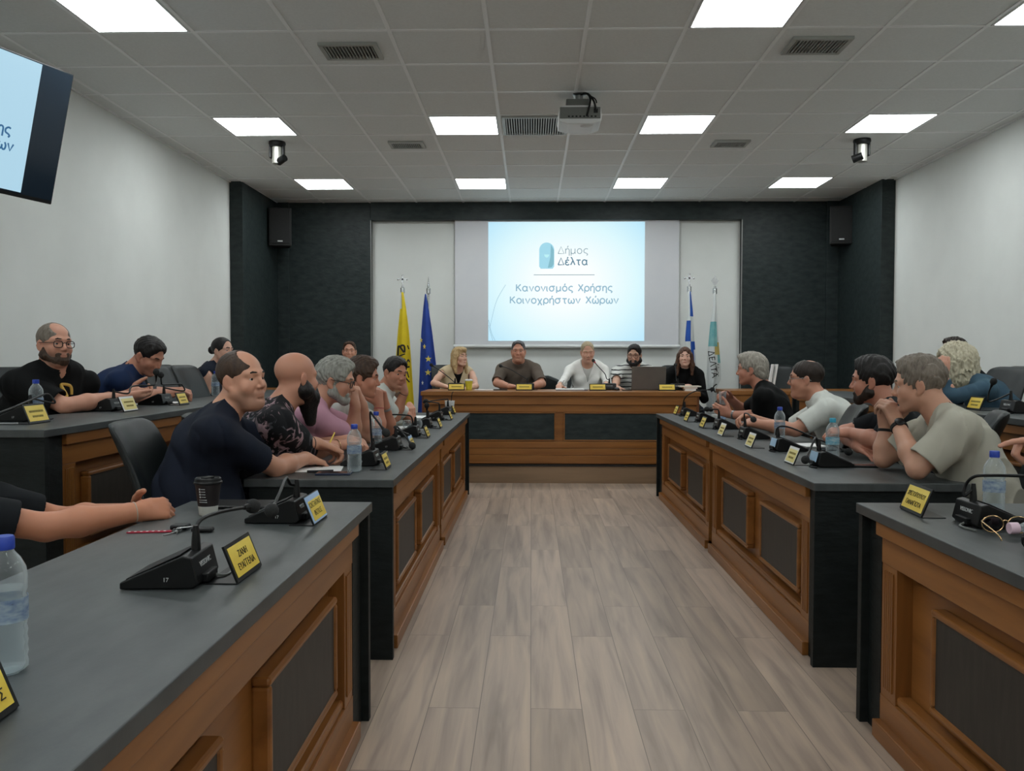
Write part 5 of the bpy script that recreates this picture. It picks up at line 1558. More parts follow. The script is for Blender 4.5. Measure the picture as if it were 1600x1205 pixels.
def beard_surface(o, R, s, kind, h, fat=0.0):
    S = Sdf()
    s = np.asarray(s, float)*np.ones(3); sm = float(s.mean())
    T = lambda x, y, z: o+R @ (nv(x, y, z)*s)
    def E(c, r, k, op='+'): S.ell(T(*c), nv(*r)*s, R, k*sm, op)
    def K(a, b, ra, rb, k, op='+'): S.cone(T(*a), T(*b), ra*sm, rb*sm, k*sm, op)
    g = dict(short=0.004, full=0.011, long=0.013, goatee=0.006)[kind]
    if kind != 'goatee':
        for q in (-1, 1):
            K((q*(0.056+0.007*fat), 0.006, -0.030), (q*(0.056+0.007*fat), 0.010, -0.058), 0.013+g*0.7, 0.022+g, 0.01)
            K((q*(0.054+0.007*fat), 0.010, -0.060), (q*0.021, 0.064, -0.094), 0.0225+g+0.008*fat, 0.0195+g+0.005*fat, 0.02)
    E((0, 0.072, -0.094), (0.030+g, 0.023+g, 0.024+g), 0.015)
    K((-0.024, 0.083, -0.058), (0.024, 0.083, -0.058), 0.0085+g*0.3, 0.0085+g*0.3, 0.008)     # moustache
    K((-0.029, 0.078, -0.060), (-0.020, 0.080, -0.088), 0.009+g*0.3, 0.012+g*0.3, 0.01)
    K((0.029, 0.078, -0.060), (0.020, 0.080, -0.088), 0.009+g*0.3, 0.012+g*0.3, 0.01)
    if kind == 'long':
        K((0, 0.060, -0.10), (0, 0.078, -0.205), 0.052, 0.028, 0.03)
    if kind == 'full': E((0, 0.068, -0.112), (0.040, 0.030, 0.026), 0.015)
    E((0, 0.101, -0.0665), (0.019, 0.022, 0.0085), 0.003, '-')
    E((0, 0.055, -0.012), (0.053, 0.06, 0.032), 0.006, '-')
    S.disp = lambda P: (0.0022*sm*wob(P.astype(f32), 190, 0.4)).astype(f32)
    return surface(S, h)
def glasses(o, R, s, parent, loc, m, rim=0.0022, tint=None, w=0.024, hh=0.018):
    SV = np.asarray(s, float)*np.ones(3); s = float(SV.mean())
    T = lambda x, y, z: Vector((o+R @ (nv(x, y, z)*SV))-np.asarray(loc))
    g = bpy.data.objects.new('glasses', None); C.objects.link(g); g.parent = parent
    parts = []
    bm = bmesh.new()
    for q in (-1, 1):
        pts = []
        for a in range(20):
            an = a*2*math.pi/20
            ex = 2/3.2
            cx = math.copysign(abs(math.cos(an))**ex, math.cos(an)); cz = math.copysign(abs(math.sin(an))**ex, math.sin(an))
            pts.append(T(q*0.034+w*cx, 0.0965-0.10*abs(q*0.034+w*cx-q*0.01)*0.5, -0.002+hh*cz))
        tube(bm, pts, rim*s, 6, closed=True)
        tube(bm, [T(q*(0.034+w), 0.090, 0.006), T(q*0.080, 0.04, 0.006), T(q*0.082, -0.015, 0.006), T(q*0.080, -0.035, -0.012)], rim*s*0.9, 6)
    tube(bm, [T(-0.011, 0.096, 0.004), T(0, 0.100, 0.007), T(0.011, 0.096, 0.004)], rim*s, 6)
    bpy.data.objects.remove(g)
    return new_mesh_obj('glasses', bm, m, parent, True)
def person(label, head, face, lean_to=None, floor=0.0, seat=0.47, facing=0.0, s=1.08, girth=1.0, fem=False, skin='c49178', hair=None, hcol='dark', beard=None, bcol=None,
           brow='dark', stubble=0.0, fat=0.0, shirt=None, sleeve=0.55, neckcut=0.062, vneck=False, collar=False, jacket=False, arms=None, h=0.0055, trousers=None, eyes=True, side=0.0,
           gl=None, lip=0.35, fold=0.003, torso=0.47, shoulders=0.185, hunch=0.045, sh_up=(-0.012, -0.012), nshift=(0, 0, 0), hs=None, nose=1.0, jaw=1.0, gaze=(0, 0), neck_r=0.056, shirt2=None, sleeve_r=1.0):
    """head: world point between the eyes' level; face: (yaw, pitch, roll) degrees; facing: torso yaw"""
    o = np.asarray(head, float)
    R = head_axes(*face)
    hs = np.asarray(hs if hs is not None else 0.93*s, float)*np.ones(3); hm = float(hs.mean())
    fw = nv(math.cos(math.radians(facing)), math.sin(math.radians(facing)), 0)
    rt = nv(fw[1], -fw[0], 0)
    # neck base follows the head
    N = o+R @ (nv(0, -0.035, -0.110)*hs)*0.75+nv(0, 0, -0.050)*s-fw*0.03*s+nv(*nshift)
    pz = floor+seat+0.10*s
    L = torso*s
    dz = N[2]-pz
    hor = math.sqrt(max(0.0, L*L-dz*dz))
    Pv = nv(N[0]-fw[0]*hor+rt[0]*side, N[1]-fw[1]*hor+rt[1]*side, pz)
    if False: REPORT.append((label[:40], 'pelvis', np.round(Pv, 2), 'lean', round(math.degrees(math.atan2(hor, dz)), 0), 'dz', round(dz, 2)))
    u = unit(N-Pv); f = unit(fw-u*np.dot(fw, u)); r = np.cross(f, u)
    A = np.stack([r, f, u], 1)
    TL = np.linalg.norm(N-Pv)/0.50       # torso length unit
    def tp(x, y, z): return Pv+r*x*s+f*(y*s-hunch*s*math.sin(math.pi*min(max(z/0.5, 0), 1)))+u*z*TL
    g = girth
    def torso_prims(S, gr, base=True):
        S.ell(tp(0, 0.01, 0.0), nv(0.165*g, 0.125*g, 0.12)*s+gr, A, 0.0)
        S.ell(tp(0, 0.025*g, 0.15), nv(0.150*g, 0.118*g, 0.15)*s+gr, A, 0.06)
        if g > 1.12: S.ell(tp(0, 0.075*g, 0.12), nv(0.125*g, 0.10*g, 0.12)*s+gr, A, 0.07)
        S.ell(tp(0, 0.012, 0.33), nv((0.152 if fem else 0.162)*(0.6+0.4*g), 0.112*(0.6+0.4*g), 0.15)*s+gr, A, 0.06)
        if fem:
            for q in (-1, 1): S.ell(tp(q*0.07, 0.095, 0.30), nv(0.058, 0.05, 0.058)*s+gr, A, 0.03)
        for q in (-1, 1):
            S.cone(tp(q*0.05, -0.01, 0.455), tp(q*shoulders*0.86, -0.005, 0.425)+u*sh_up[0 if q == 1 else 1], 0.052*s+gr, 0.046*s+gr, 0.05)
            S.cone(tp(q*0.03, -0.015, 0.50), tp(q*0.12, -0.015, 0.455), 0.040*s+gr, 0.035*s+gr, 0.04)
    body = Sdf()
    torso_prims(body, -0.006)
    # neck
    hb = o+R @ (nv(0, -0.028, -0.062)*hs)
    nr = neck_r*(0.88 if fem else 1.0)
    body.cone(tp(0, -0.012, 0.475), hb, nr*1.10*s, nr*0.98*s, 0.03)
    head_s = Sdf()
    T = head_prims(head_s, o, R, hs, fem, fat, eyes, jaw, nose)
    # arms
    l1, l2 = 0.285*s, 0.255*s
    arm_d = []
    for i, q in enumerate((1, -1)):          # right, left
        a = (arms or {}).get('r' if q == 1 else 'l')
        Sh = tp(q*shoulders, 0.0, 0.425)+u*sh_up[i]
        if a is None:
            a = dict(w=Sh-u*0.30*s+f*0.22*s+r*q*0.02)
        W = np.asarray(a['w'], float)
        Sh = Sh+unit(W-Sh)*0.025*s
        if 'e' in a: Eb = np.asarray(a['e'], float)
        else: Eb = ik(Sh, W, l1, l2, a.get('pole', -u*0.7-f*0.3+r*q*0.6))
        if False: REPORT.append(('   arm', 'r' if q == 1 else 'l', 'upper', round(np.linalg.norm(Eb-Sh)/s, 2), 'fore', round(np.linalg.norm(W-Eb)/s, 2), 'elbow z', round(Eb[2], 2)))
        ag = 0.85+0.13*g if not fem else 0.80
        ag *= a.get('thick', 1.0)
        body.cone(Sh, Sh+(Eb-Sh)*0.5, 0.052*ag*s, 0.047*ag*s, 0.03)
        body.cone(Sh+(Eb-Sh)*0.4, Eb, 0.047*ag*s, 0.038*ag*s, 0.02)
        body.cone(Eb, Eb+(W-Eb)*0.35, 0.038*ag*s, 0.041*ag*s, 0.015)
        body.cone(Eb+(W-Eb)*0.35, W, 0.041*ag*s, 0.0265*ag*s, 0.02)
        fd = unit(W-Eb)
        hd = a.get('d'); hd = fd if hd is None else unit(hd)
        hn = a.get('n'); hn = nv(0, 0, -1) if hn is None else hn
        hand_prims(body, W, hd, np.asarray(hn, float), q == 1, s*(0.90 if fem else 1.0), a.get('curl', (30, 40, 25)), a.get('spread', 0.0), a.get('thumb', (0.55, 0.75, 0.25)), a.get('fing'), tb=a.get('tb', 15))
        arm_d.append((q, Sh, Eb, W, ag))
    # join head and body into one field
    full = Sdf()
    full.p = head_s.p+body.p[:]
    kk = [i for i, p in enumerate(full.p)]
    first = len(head_s.p)
    fn, c, rr, k, op = full.p[first]; full.p[first] = (fn, c, rr, 0.0, op)
    verts, Q = surface(full, h)
    cols = face_cols(verts, o, R, hs, skin, lip, stubble, fem)
    loc = nv(Pv[0], Pv[1], floor)
    po = mesh_from('person', verts, Q, MAT['skin'], loc, None, cols)
    tag(po, label, 'person')
    # eyes
    if eyes:
        for q in (-1, 1):
            bm = bmesh.new()
            ball(bm, (0, 0, 0), 0.0122*hm, 20, 14)
            gz = unit(nv(math.sin(math.radians(gaze[0])), math.cos(math.radians(gaze[0])), math.sin(math.radians(gaze[1]))))
            for fc in bm.faces:
                cc = fc.calc_center_median().normalized()
                if cc.dot(Vector(gz)) > 0.84: fc.material_index = 1
            Rm = Matrix([list(x) for x in R]).to_4x4()
            Rm.translation = Vector(T(q*0.032, 0.0692, 0.0005)-loc)
            bm.transform(Rm)
            new_mesh_obj('eye', bm, [MAT['eye_white'], MAT['iris']], po, True)
    if brow:
        for q in (-1, 1):
            S = Sdf()
            S.cone(T(q*0.014, 0.0900, 0.0262), T(q*0.032, 0.0855, 0.0290), 0.0050*hm, 0.0040*hm, 0.0)
            S.cone(T(q*0.032, 0.0855, 0.0290), T(q*0.050, 0.0700, 0.0215), 0.0046*hm, 0.0026*hm, 0.002)
            v2, q2 = surface(S, min(h, 0.004)*0.6)
            mesh_from('eyebrow', v2, q2, HAIR[brow], loc, po)
    if hair:
        v2, q2 = hair_surface(o, R, hs, hair, h*0.9, fem)
        mesh_from('hair', v2, q2, HAIR[hcol], loc, po)
    if beard:
        v2, q2 = beard_surface(o, R, hs, beard, h*0.9, fat)
        mesh_from('beard', v2, q2, HAIR[bcol or hcol], loc, po)
    if gl: glasses(o, R, hs, po, loc, gl)
    # shirt
    sh = Sdf()
    gr = 0.012
    hems = []
    torso_prims(sh, gr)
    for q, Sh, Eb, W, ag in arm_d:
        if sleeve <= 0: continue
        sr = sleeve_r
        if sleeve <= 1.0:
            e = Sh+(Eb-Sh)*sleeve
            hems.append(e.astype(f32))
            sh.cone(Sh-unit(Eb-Sh)*0.02, e, 0.066*ag*s*sr, 0.060*ag*s*sr, 0.035, cut=True)
            sh.cone(e-(Eb-Sh)*0.02, e+(Eb-Sh)*0.05, 0.052*ag*s*sr, 0.052*ag*s*sr, 0.0, '-', cut=True)
        else:
            sh.cone(Sh, Eb, 0.066*ag*s, 0.054*ag*s, 0.035)
            e = Eb+(W-Eb)*(sleeve-1.0)
            sh.cone(Eb, e, 0.053*ag*s, 0.042*ag*s, 0.02, cut=True)
    if sleeve <= 0:       # armholes
        for q, Sh, Eb, W, ag in arm_d:
            sh.cone(Sh-r*q*0.005, Eb, 0.062*ag*s, 0.055*ag*s, 0.012, '-')
    n0, n1 = tp(0, 0.0, 0.44), hb+(hb-tp(0, -0.012, 0.475))*0.5
    if collar:
        ca, cb = tp(0, -0.004, 0.470), tp(0, -0.004, 0.470)+unit(hb-tp(0, -0.012, 0.475))*0.055*s+u*0.0
        sh.cone(ca, cb, (nr+0.024)*s, (nr+0.016)*s, 0.008, cut=True, cut0=False)
    sh.cone(n0+u*0.03*s, n1, (nr+0.006 if collar else neckcut)*s, (nr+0.010 if collar else neckcut)*s, 0.004, '-')
    if vneck:
        z0 = (0.47-vneck)*TL; sl = 0.062*s/(0.50*TL-z0)
        def vcut(Q_, Pv=Pv.astype(f32), A=A.astype(f32), z0=z0, sl=sl):
            q = (Q_-Pv) @ A
            return np.maximum((np.abs(q[:, 0])-sl*(q[:, 2]-z0))*0.9, 0.0-q[:, 1]).astype(f32)
        sh.add(vcut, (0, 0, 0), 1e3, 0.003, '-')
    elif collar:
        sh.cone(tp(0, 0.13, 0.50), tp(0, 0.16, 0.36), 0.034*s, 0.012*s, 0.006, '-')
    Au = A.astype(f32); Pf = Pv.astype(f32)
    def fold_d(P):
        q = (P-Pf) @ Au
        a = (1-2*np.abs(np.sin(q[:, 2]*22+3*np.sin(q[:, 0]*9)+3*np.sin(q[:, 1]*11)))**0.6)*np.sin(q[:, 0]*9+q[:, 1]*12+2*np.sin(q[:, 2]*8))
        b_ = np.sin((q[:, 0]+q[:, 2]*0.7)*42+3*np.sin(q[:, 1]*14))
        wgt = np.ones(len(P), f32)
        for e_ in hems: wgt *= np.clip((np.linalg.norm(P-e_, axis=1)-0.075)/0.07, 0, 1)
        return (1.6*fold*wgt*(a+0.5*b_*wob(q, 11, 0.5)*2)).astype(f32)
    sh.disp = fold_d
    if shirt2:
        s2 = Sdf(); torso_prims(s2, 0.004)
        s2.cone(tp(0, 0.02, 0.50), hb, (nr+0.012)*s, (nr+0.012)*s, 0.004, '-')
        s2.cone(tp(0, 0.13, 0.50), tp(0, 0.16, 0.40), 0.055*s, 0.03*s, 0.006, '-')
        for q, Sh, Eb, W, ag in arm_d: s2.cone(Sh-r*q*0.012, Eb, 0.062*ag*s, 0.055*ag*s, 0.012, '-')
        v2, q2 = surface(s2, h); mesh_from('undershirt', v2, q2, shirt2, loc, po)
    v2, q2 = surface(sh, h, relax=2)
    so = mesh_from('jacket' if jacket else 'shirt', v2, q2, shirt or MAT['shirt_grey'], loc, po)
    # trousers and shoes, seated
    tr = Sdf()
    tr.ell(tp(0, 0.01, -0.02), nv(0.170*g, 0.130*g, 0.11)*s+0.006, A, 0.0)
    foot = []
    for q in (-1, 1):
        hip = nv(*Pv)+rt*q*0.085*s
        knee = hip+fw*0.40*s+rt*q*0.05*s; knee[2] = floor+seat+0.03
        ank = knee+fw*0.03*s; ank[2] = floor+0.09
        tr.cone(hip, knee, 0.092*s*(0.75+0.25*g), 0.066*s, 0.04)
        tr.cone(knee, ank, 0.064*s, 0.050*s, 0.02, cut=True)
        foot.append(ank)
    v2, q2 = surface(tr, max(h, 0.008))
    mesh_from('trousers', v2, q2, trousers or MAT['denim_dark'], loc, po)
    for a in foot:
        S = Sdf()
        S.cone(a+nv(0, 0, -0.045)-fw*0.04, a+nv(0, 0, -0.055)+fw*0.15, 0.042, 0.032, 0.0)
        S.cone(a+nv(0, 0, -0.02), a+nv(0, 0, -0.045), 0.045, 0.045, 0.02)
        S.half((0, 0, floor+0.001), (0, 0, -1), 0.002)
        v2, q2 = surface(S, 0.009)
        mesh_from('shoe', v2, q2, MAT['black_matte'], loc, po)
    info = dict(obj=po, loc=loc, T=T, R=R, o=o, s=s, tp=tp, arms={('r' if q == 1 else 'l'): (Sh, Eb, W) for q, Sh, Eb, W, ag in arm_d}, pelvis=Pv, fw=fw, A=A)
    return info
def band(info, arm, t, r, w, m, name='bracelet', off=0.0, dial=None):
    """strap round the forearm at fraction t from elbow to wrist"""
    Sh, Eb, W = info['arms'][arm]
    d = unit(W-Eb); c = Eb+(W-Eb)*t-info['loc']
    a = unit(np.cross(d, nv(0.3, 0.2, 1))); b_ = np.cross(d, a)
    bm = bmesh.new()
    for k in (range(3) if w > 0.008 else (1,)):
        cc = c+d*(k-1)*w*0.33
        tube(bm, [Vector(cc+(a*math.cos(i*math.pi/12)+b_*math.sin(i*math.pi/12))*r) for i in range(24)], max(0.0025, w*0.25), 6, closed=True)
    ob = new_mesh_obj(name, bm, m, info['obj'], True)
    if dial is not None:
        dn = unit(np.asarray(dial, float)-d*np.dot(dial, d))
        q = Vector((0, 0, 1)).rotation_difference(Vector(dn)).to_matrix().to_4x4(); q.translation = Vector(c+dn*(r+0.002))
        bm = bmesh.new(); lathe(bm, [(0.019, -0.004), (0.021, 0.0), (0.021, 0.006), (0.018, 0.008)], 20); bm.transform(q)
        new_mesh_obj('watch_case', bm, MAT['black_plastic'], ob, True)
    return ob
MAT['denim_dark'] = cloth('dark_trousers', '1b2029', '232a35')
MAT['shirt_grey'] = cloth('grey_cloth', '777777')
# ------------------------------------------------------------------ the people, placed where they sit
def PA(px, py, d): return np.array(P(px, py, d))
MAT['navy'] = cloth('navy_cotton', '131824', '191f2d'); MAT['black_tee'] = cloth('black_cotton', '08090a', '0d0e0f')
MAT['blue_shirt'] = cloth('blue_cotton', '172644', '1d2f52'); MAT['pink_tee'] = cloth('pink_cotton', 'b88a9c', 'c596a8')
MAT['white_tee'] = cloth('white_cotton', 'c3c6c0', 'cdd0ca'); MAT['cream'] = cloth('cream_linen', 'cdbb98', 'd8c7a6')
MAT['brown_polo'] = cloth('brown_pique', '5a5048', '655b52'); MAT['white_jacket'] = cloth('white_suiting', 'e4e4e0', 'ebebe7')
MAT['charcoal'] = cloth('charcoal_cotton', '111417', '171a1e'); MAT['beige_tee'] = cloth('beige_cotton', 'a9a698', 'b5b2a4')
MAT['denim'] = cloth('denim', '344a5c', '46606f', sc=220); MAT['light_grey'] = cloth('light_knit', 'b9bab7', 'c4c5c2')
# floral shirt: black with pale pink and grey leaves
m = cloth('floral_cotton', '121214', '1b1b1e'); MAT['floral'] = m
n, l, b = nodes(m)
v = coords(m, (1, 1, 0.75), (0.5, 0.4, 0.7))
nz = n.new('ShaderNodeTexNoise'); nz.inputs['Scale'].default_value = 19; nz.inputs['Detail'].default_value = 3; nz.inputs['Distortion'].default_value = 1.6; l.new(v, nz.inputs['Vector'])
rp = n.new('ShaderNodeValToRGB'); e = rp.color_ramp.elements
e[0].position, e[1].position = 0.53, 0.60
l.new(nz.outputs['Fac'], rp.inputs['Fac'])
n2 = n.new('ShaderNodeTexNoise'); n2.inputs['Scale'].default_value = 9; l.new(v, n2.inputs['Vector'])
hu = n.new('ShaderNodeValToRGB'); e = hu.color_ramp.elements; e[0].color, e[1].color = (*lin('4a4d52'), 1), (*lin('a58a90'), 1); e[0].position, e[1].position = 0.42, 0.56
l.new(n2.outputs['Fac'], hu.inputs['Fac'])
mx = n.new('ShaderNodeMix'); mx.data_type = 'RGBA'; mx.inputs[6].default_value = (*lin('1b1c1f'), 1)
l.new(rp.outputs['Color'], mx.inputs[0]); l.new(hu.outputs['Color'], mx.inputs[7]); l.new(mx.outputs[2], b.inputs['Base Color'])
# white T-shirt with thin dark stripes
m = cloth('striped_cotton', 'cfd0cc', 'd6d7d3'); MAT['striped'] = m
n, l, b = nodes(m)
v = coords(m, (1, 1, 1))
wv = n.new('ShaderNodeTexWave'); wv.bands_direction = 'Z'; wv.inputs['Scale'].default_value = 6.5; wv.inputs['Distortion'].default_value = 1.6; wv.inputs['Detail'].default_value = 1; wv.inputs['Detail Scale'].default_value = 1.5
l.new(v, wv.inputs['Vector'])
rp = n.new('ShaderNodeValToRGB'); e = rp.color_ramp.elements; e[0].position, e[1].position = 0.10, 0.20
e[0].color, e[1].color = (*lin('2a2c30'), 1), (*lin('d2d3cf'), 1)
l.new(wv.outputs['Color'], rp.inputs['Fac']); l.new(rp.outputs['Color'], b.inputs['Base Color'])

DN = nv(0, 0, -1)
PPL = {}
def seat_for(info, label, floor, shift=0.06, turn=0.0):
    pv, fw = info['pelvis'], info['fw']
    a = math.atan2(fw[1], fw[0])-math.pi/2+math.radians(turn)
    chair(label, pv[0]+fw[0]*shift, pv[1]+fw[1]*shift, floor, a)
# --- left desk, from the near end
i = person('man in navy T-shirt with receding hair resting forearms on the left desk', PA(378, 593, 3.46), (-22, 2, -2), facing=16, hair='bald', hcol='brown', skin='c69279', stubble=0.30, fat=0.5, girth=1.2, shirt=MAT['navy'], h=0.0045, sleeve=0.72, fold=0.004, nose=1.15, side=0.0,
           arms=dict(r=dict(w=PA(478, 716, 3.86), e=PA(430, 731, 3.60), d=PA(502, 723, 3.93)-PA(478, 716, 3.86), n=DN, curl=(30, 50, 35), spread=0.25), l=dict(w=PA(494, 693, 3.98), e=PA(425, 694, 3.80), d=PA(520, 701, 4.02)-PA(494, 693, 3.98), n=DN+nv(0, -0.4, 0), curl=(40, 60, 40))))
PPL['E'] = i; band(i, 'l', 0.9, 0.031, 0.006, MAT['black_matte'])
seat_for(i, 'black chair under the man in the navy T-shirt, beside the coffee cup', 0, 0.12, -11)
tube_obj('pencil', [Vector(PA(511, 701, 3.98)), Vector(PA(523, 676, 4.02))], 0.0035, MAT['gold'], None, smooth=False)
tag(bpy.data.objects['pencil'], 'yellow pencil held upright by the man in the navy T-shirt', 'pencil')
i = person('bald man with long black beard in dark floral shirt at the left desk', PA(464, 590, 3.98), (46, -2, 0), facing=20, hair=None, beard='long', bcol='black', skin='c08a72', brow='black', girth=1.2, fat=0.4, shirt=MAT['floral'], h=0.0048, sleeve=0.95, fold=0.004, sleeve_r=1.12,
           arms=dict(r=dict(w=PA(530, 697, 4.16), e=PA(478, 706, 4.02), d=PA(556, 690, 4.22)-PA(530, 697, 4.16), n=nv(0.1, 0.5, -1), curl=(35, 45, 30)), l=dict(w=PA(545, 688, 4.45), d=PA(570, 690, 4.40)-PA(545, 688, 4.45), n=nv(0, -0.5, -1), curl=(40, 50, 30))))
PPL['F'] = i; band(i, 'r', 0.93, 0.033, 0.006, MAT['gold_metal'])
seat_for(i, 'black chair under the bald bearded man', 0, 0.12)
i = person('grey-haired man with glasses in pink T-shirt holding hand to mouth', PA(524, 595, 4.55), (2, -12, 0), facing=12, hair='thick', hcol='grey', beard='short', skin='bd8a72', brow='greybrown', shirt=MAT['pink_tee'], h=0.005, sleeve=0.7, gl=MAT['black_plastic'], girth=1.12,
           arms=dict(r=dict(w=PA(555, 634, 4.72), e=PA(551, 684, 4.75), d=nv(-0.10, -0.05, 1), n=nv(-1, 0.3, 0.1), curl=(55, 60, 30), thumb=(0.8, 0.5, 0.3)), l=dict(w=PA(566, 632, 4.90), e=PA(573, 682, 4.98), d=nv(-0.25, -0.1, 1), n=nv(-1, -0.2, 0), curl=(55, 60, 30))))
PPL['G'] = i
seat_for(i, 'black chair under the man in the pink T-shirt', 0)
i = person('brown-haired man in white shirt with hands clasped before his mouth, left desk', PA(566, 590, 5.15), (6, -8, 0), facing=10, hair='thick', hcol='brown', skin='bb8068', brow='brown', shirt=MAT['white_tee'], h=0.0055, sleeve=0.65, girth=1.1,
           arms=dict(r=dict(w=PA(592, 634, 5.32), e=PA(592, 676, 5.30), d=nv(-0.15, 0.05, 1), n=nv(-0.5, 0.8, 0.1), curl=(50, 60, 40)), l=dict(w=PA(602, 634, 5.45), e=PA(610, 676, 5.55), d=nv(-0.25, -0.05, 1), n=nv(-0.6, -0.7, 0.1), curl=(50, 60, 40))))
PPL['H'] = i; band(i, 'r', 0.9, 0.031, 0.005, MAT['strap_red'])
band(i, 'l', 0.9, 0.033, 0.014, MAT['steel'], 'wristwatch')
seat_for(i, 'black chair under the man with clasped hands at the left desk', 0)
i = person('dark-haired smiling man in white polo leaning his cheek on his hand', PA(617, 583, 6.25), (-42, -10, 8), facing=5, hair='short', hcol='black', skin='b87f66', brow='black', stubble=0.25, shirt=MAT['white_tee'], h=0.006, sleeve=0.75, s=1.05, collar=True, gaze=(0, -10),
           arms=dict(r=dict(w=PA(632, 612, 6.25), e=PA(618, 651, 6.30), d=nv(-0.25, 0.0, 1), n=nv(-0.7, 0.6, -0.2), curl=(40, 45, 25), spread=0.2), l=dict(w=PA(640, 634, 6.7), e=PA(641, 655, 6.6), d=nv(0.2, -0.7, -0.2), n=DN, curl=(40, 50, 30))))
PPL['I'] = i; band(i, 'r', 0.92, 0.031, 0.008, MAT['black_matte'])
seat_for(i, 'black chair under the smiling man in white polo', 0)
# --- raised left row
i = person('bearded man with glasses in black T-shirt behind the raised left desk, holding a phone', PA(85, 538, 4.72), (-30, 0, 2), floor=PZS, facing=-24, nshift=(0.07, 0, 0), sh_up=(-0.045, -0.055), hair='bald', hcol='greybrown', beard='short', bcol='brown', skin='c59079', stubble=0.5, fat=0.2, girth=1.35, shirt=MAT['black_tee'], h=0.005, s=1.12, hs=1.02, sleeve=0.85, gl=MAT['black_plastic'], sleeve_r=1.1, side=0.0,
           arms=dict(r=dict(w=PA(196, 619, 5.02), e=PA(101, 634, 4.62), d=PA(228, 622, 5.12)-PA(196, 619, 5.02), n=nv(0, 0.6, 0.8), curl=(25, 35, 25), thumb=(0.95, 0.3, 0.25)), l=dict(w=PA(196, 612, 5.25), d=PA(228, 616, 5.25)-PA(196, 612, 5.25), n=nv(0, -0.7, 0.6), curl=(25, 35, 25))))
PPL['A'] = i
seat_for(i, 'black chair under the man in the black T-shirt, at the left photo edge', PZS, 0.14)
lg = [PA(109, 601, 4.60), PA(107, 598, 4.6), PA(110, 596.5, 4.6), PA(117, 597, 4.62), PA(123, 600, 4.64), PA(125, 604, 4.66)]
def on_chest(info, a, b, zs):
    return [Vector(info['tp'](x_, 0.0, z_)) for x_, z_ in zs]
bpy.context.view_layer.update()
def chest_mark(info, pts, rad, m, name):
    """thick stroke laid on the shirt front; pts are (right, up) on the torso"""
    so = [c_ for c_ in info['obj'].children if c_.name.startswith('shirt')][0]
    fdir = Vector(info['A'][:, 1]); out = []
    for x_, z_ in pts:
        st = Vector(info['tp'](x_, 0.0, z_))+fdir*0.6-Vector(info['loc'])
        hit, p_, nn, ii = so.ray_cast(st, -fdir)
        out.append(p_+fdir*0.001 if hit else st-fdir*0.45)
    bm = bmesh.new(); tube(bm, smooth_path(out, 4), rad, 8)
    return new_mesh_obj(name, bm, m, info['obj'], True)
MAT['logo_gold'] = mat('logo_gold', 'c9a24a', 0.6)
chest_mark(PPL['A'], [(0.025, 0.405), (0.025, 0.435), (0.015, 0.448), (-0.025, 0.448), (-0.039, 0.435), (-0.041, 0.405)], 0.0095, MAT['logo_gold'], 'shirt_logo')
i = person('dark-haired man in blue shirt bending over the raised desk to his microphone', PA(232, 556, 5.45), (-14, -30, 0), floor=PZS, facing=18, hair='short', hcol='black', skin='b8816a', brow='black', stubble=0.25, shirt=MAT['blue_shirt'], h=0.0055, sleeve=0.9, collar=True, eyes=False, girth=1.1,
           arms=dict(r=dict(w=PA(268, 613, 5.85), e=PA(200, 622, 5.55), d=PA(295, 612, 5.95)-PA(268, 613, 5.85), n=DN, curl=(30, 45, 30)), l=dict(w=PA(284, 611, 6.1), d=PA(300, 613, 5.95)-PA(284, 611, 6.1), n=DN, curl=(35, 50, 30))))
PPL['B'] = i
seat_for(i, 'black chair under the man in the blue shirt', PZS)
i = person('young woman with black hair in a bun wearing a dark sleeveless top', PA(348, 548, 7.1), (-22, 0, 0), floor=PZS, facing=5, hair='bun', hcol='black', skin='cfa18c', brow='black', fem=True, shirt=MAT['navy'], h=0.006, sleeve=0, s=1.0, neckcut=0.075, arms=dict(r=dict(w=PA(356, 618, 7.15)), l=dict(w=PA(372, 616, 7.3))))
PPL['C'] = i
seat_for(i, 'black chair under the woman with a bun', PZS)
i = person('man with short brown hair and dark shirt far behind, against the dark wall', PA(546, 549, 9.85), (-80, 0, 0), floor=PZB, facing=-85, hair='crew', hcol='brown', skin='c4927c', brow='dark', stubble=0.3, shirt=MAT['black_tee'], h=0.0055, s=1.05, arms=dict(r=dict(w=PA(536, 602, 9.55)), l=dict(w=PA(556, 602, 9.55))))
PPL['D'] = i
seat_for(i, 'black chair under the man against the far dark wall', PZB)
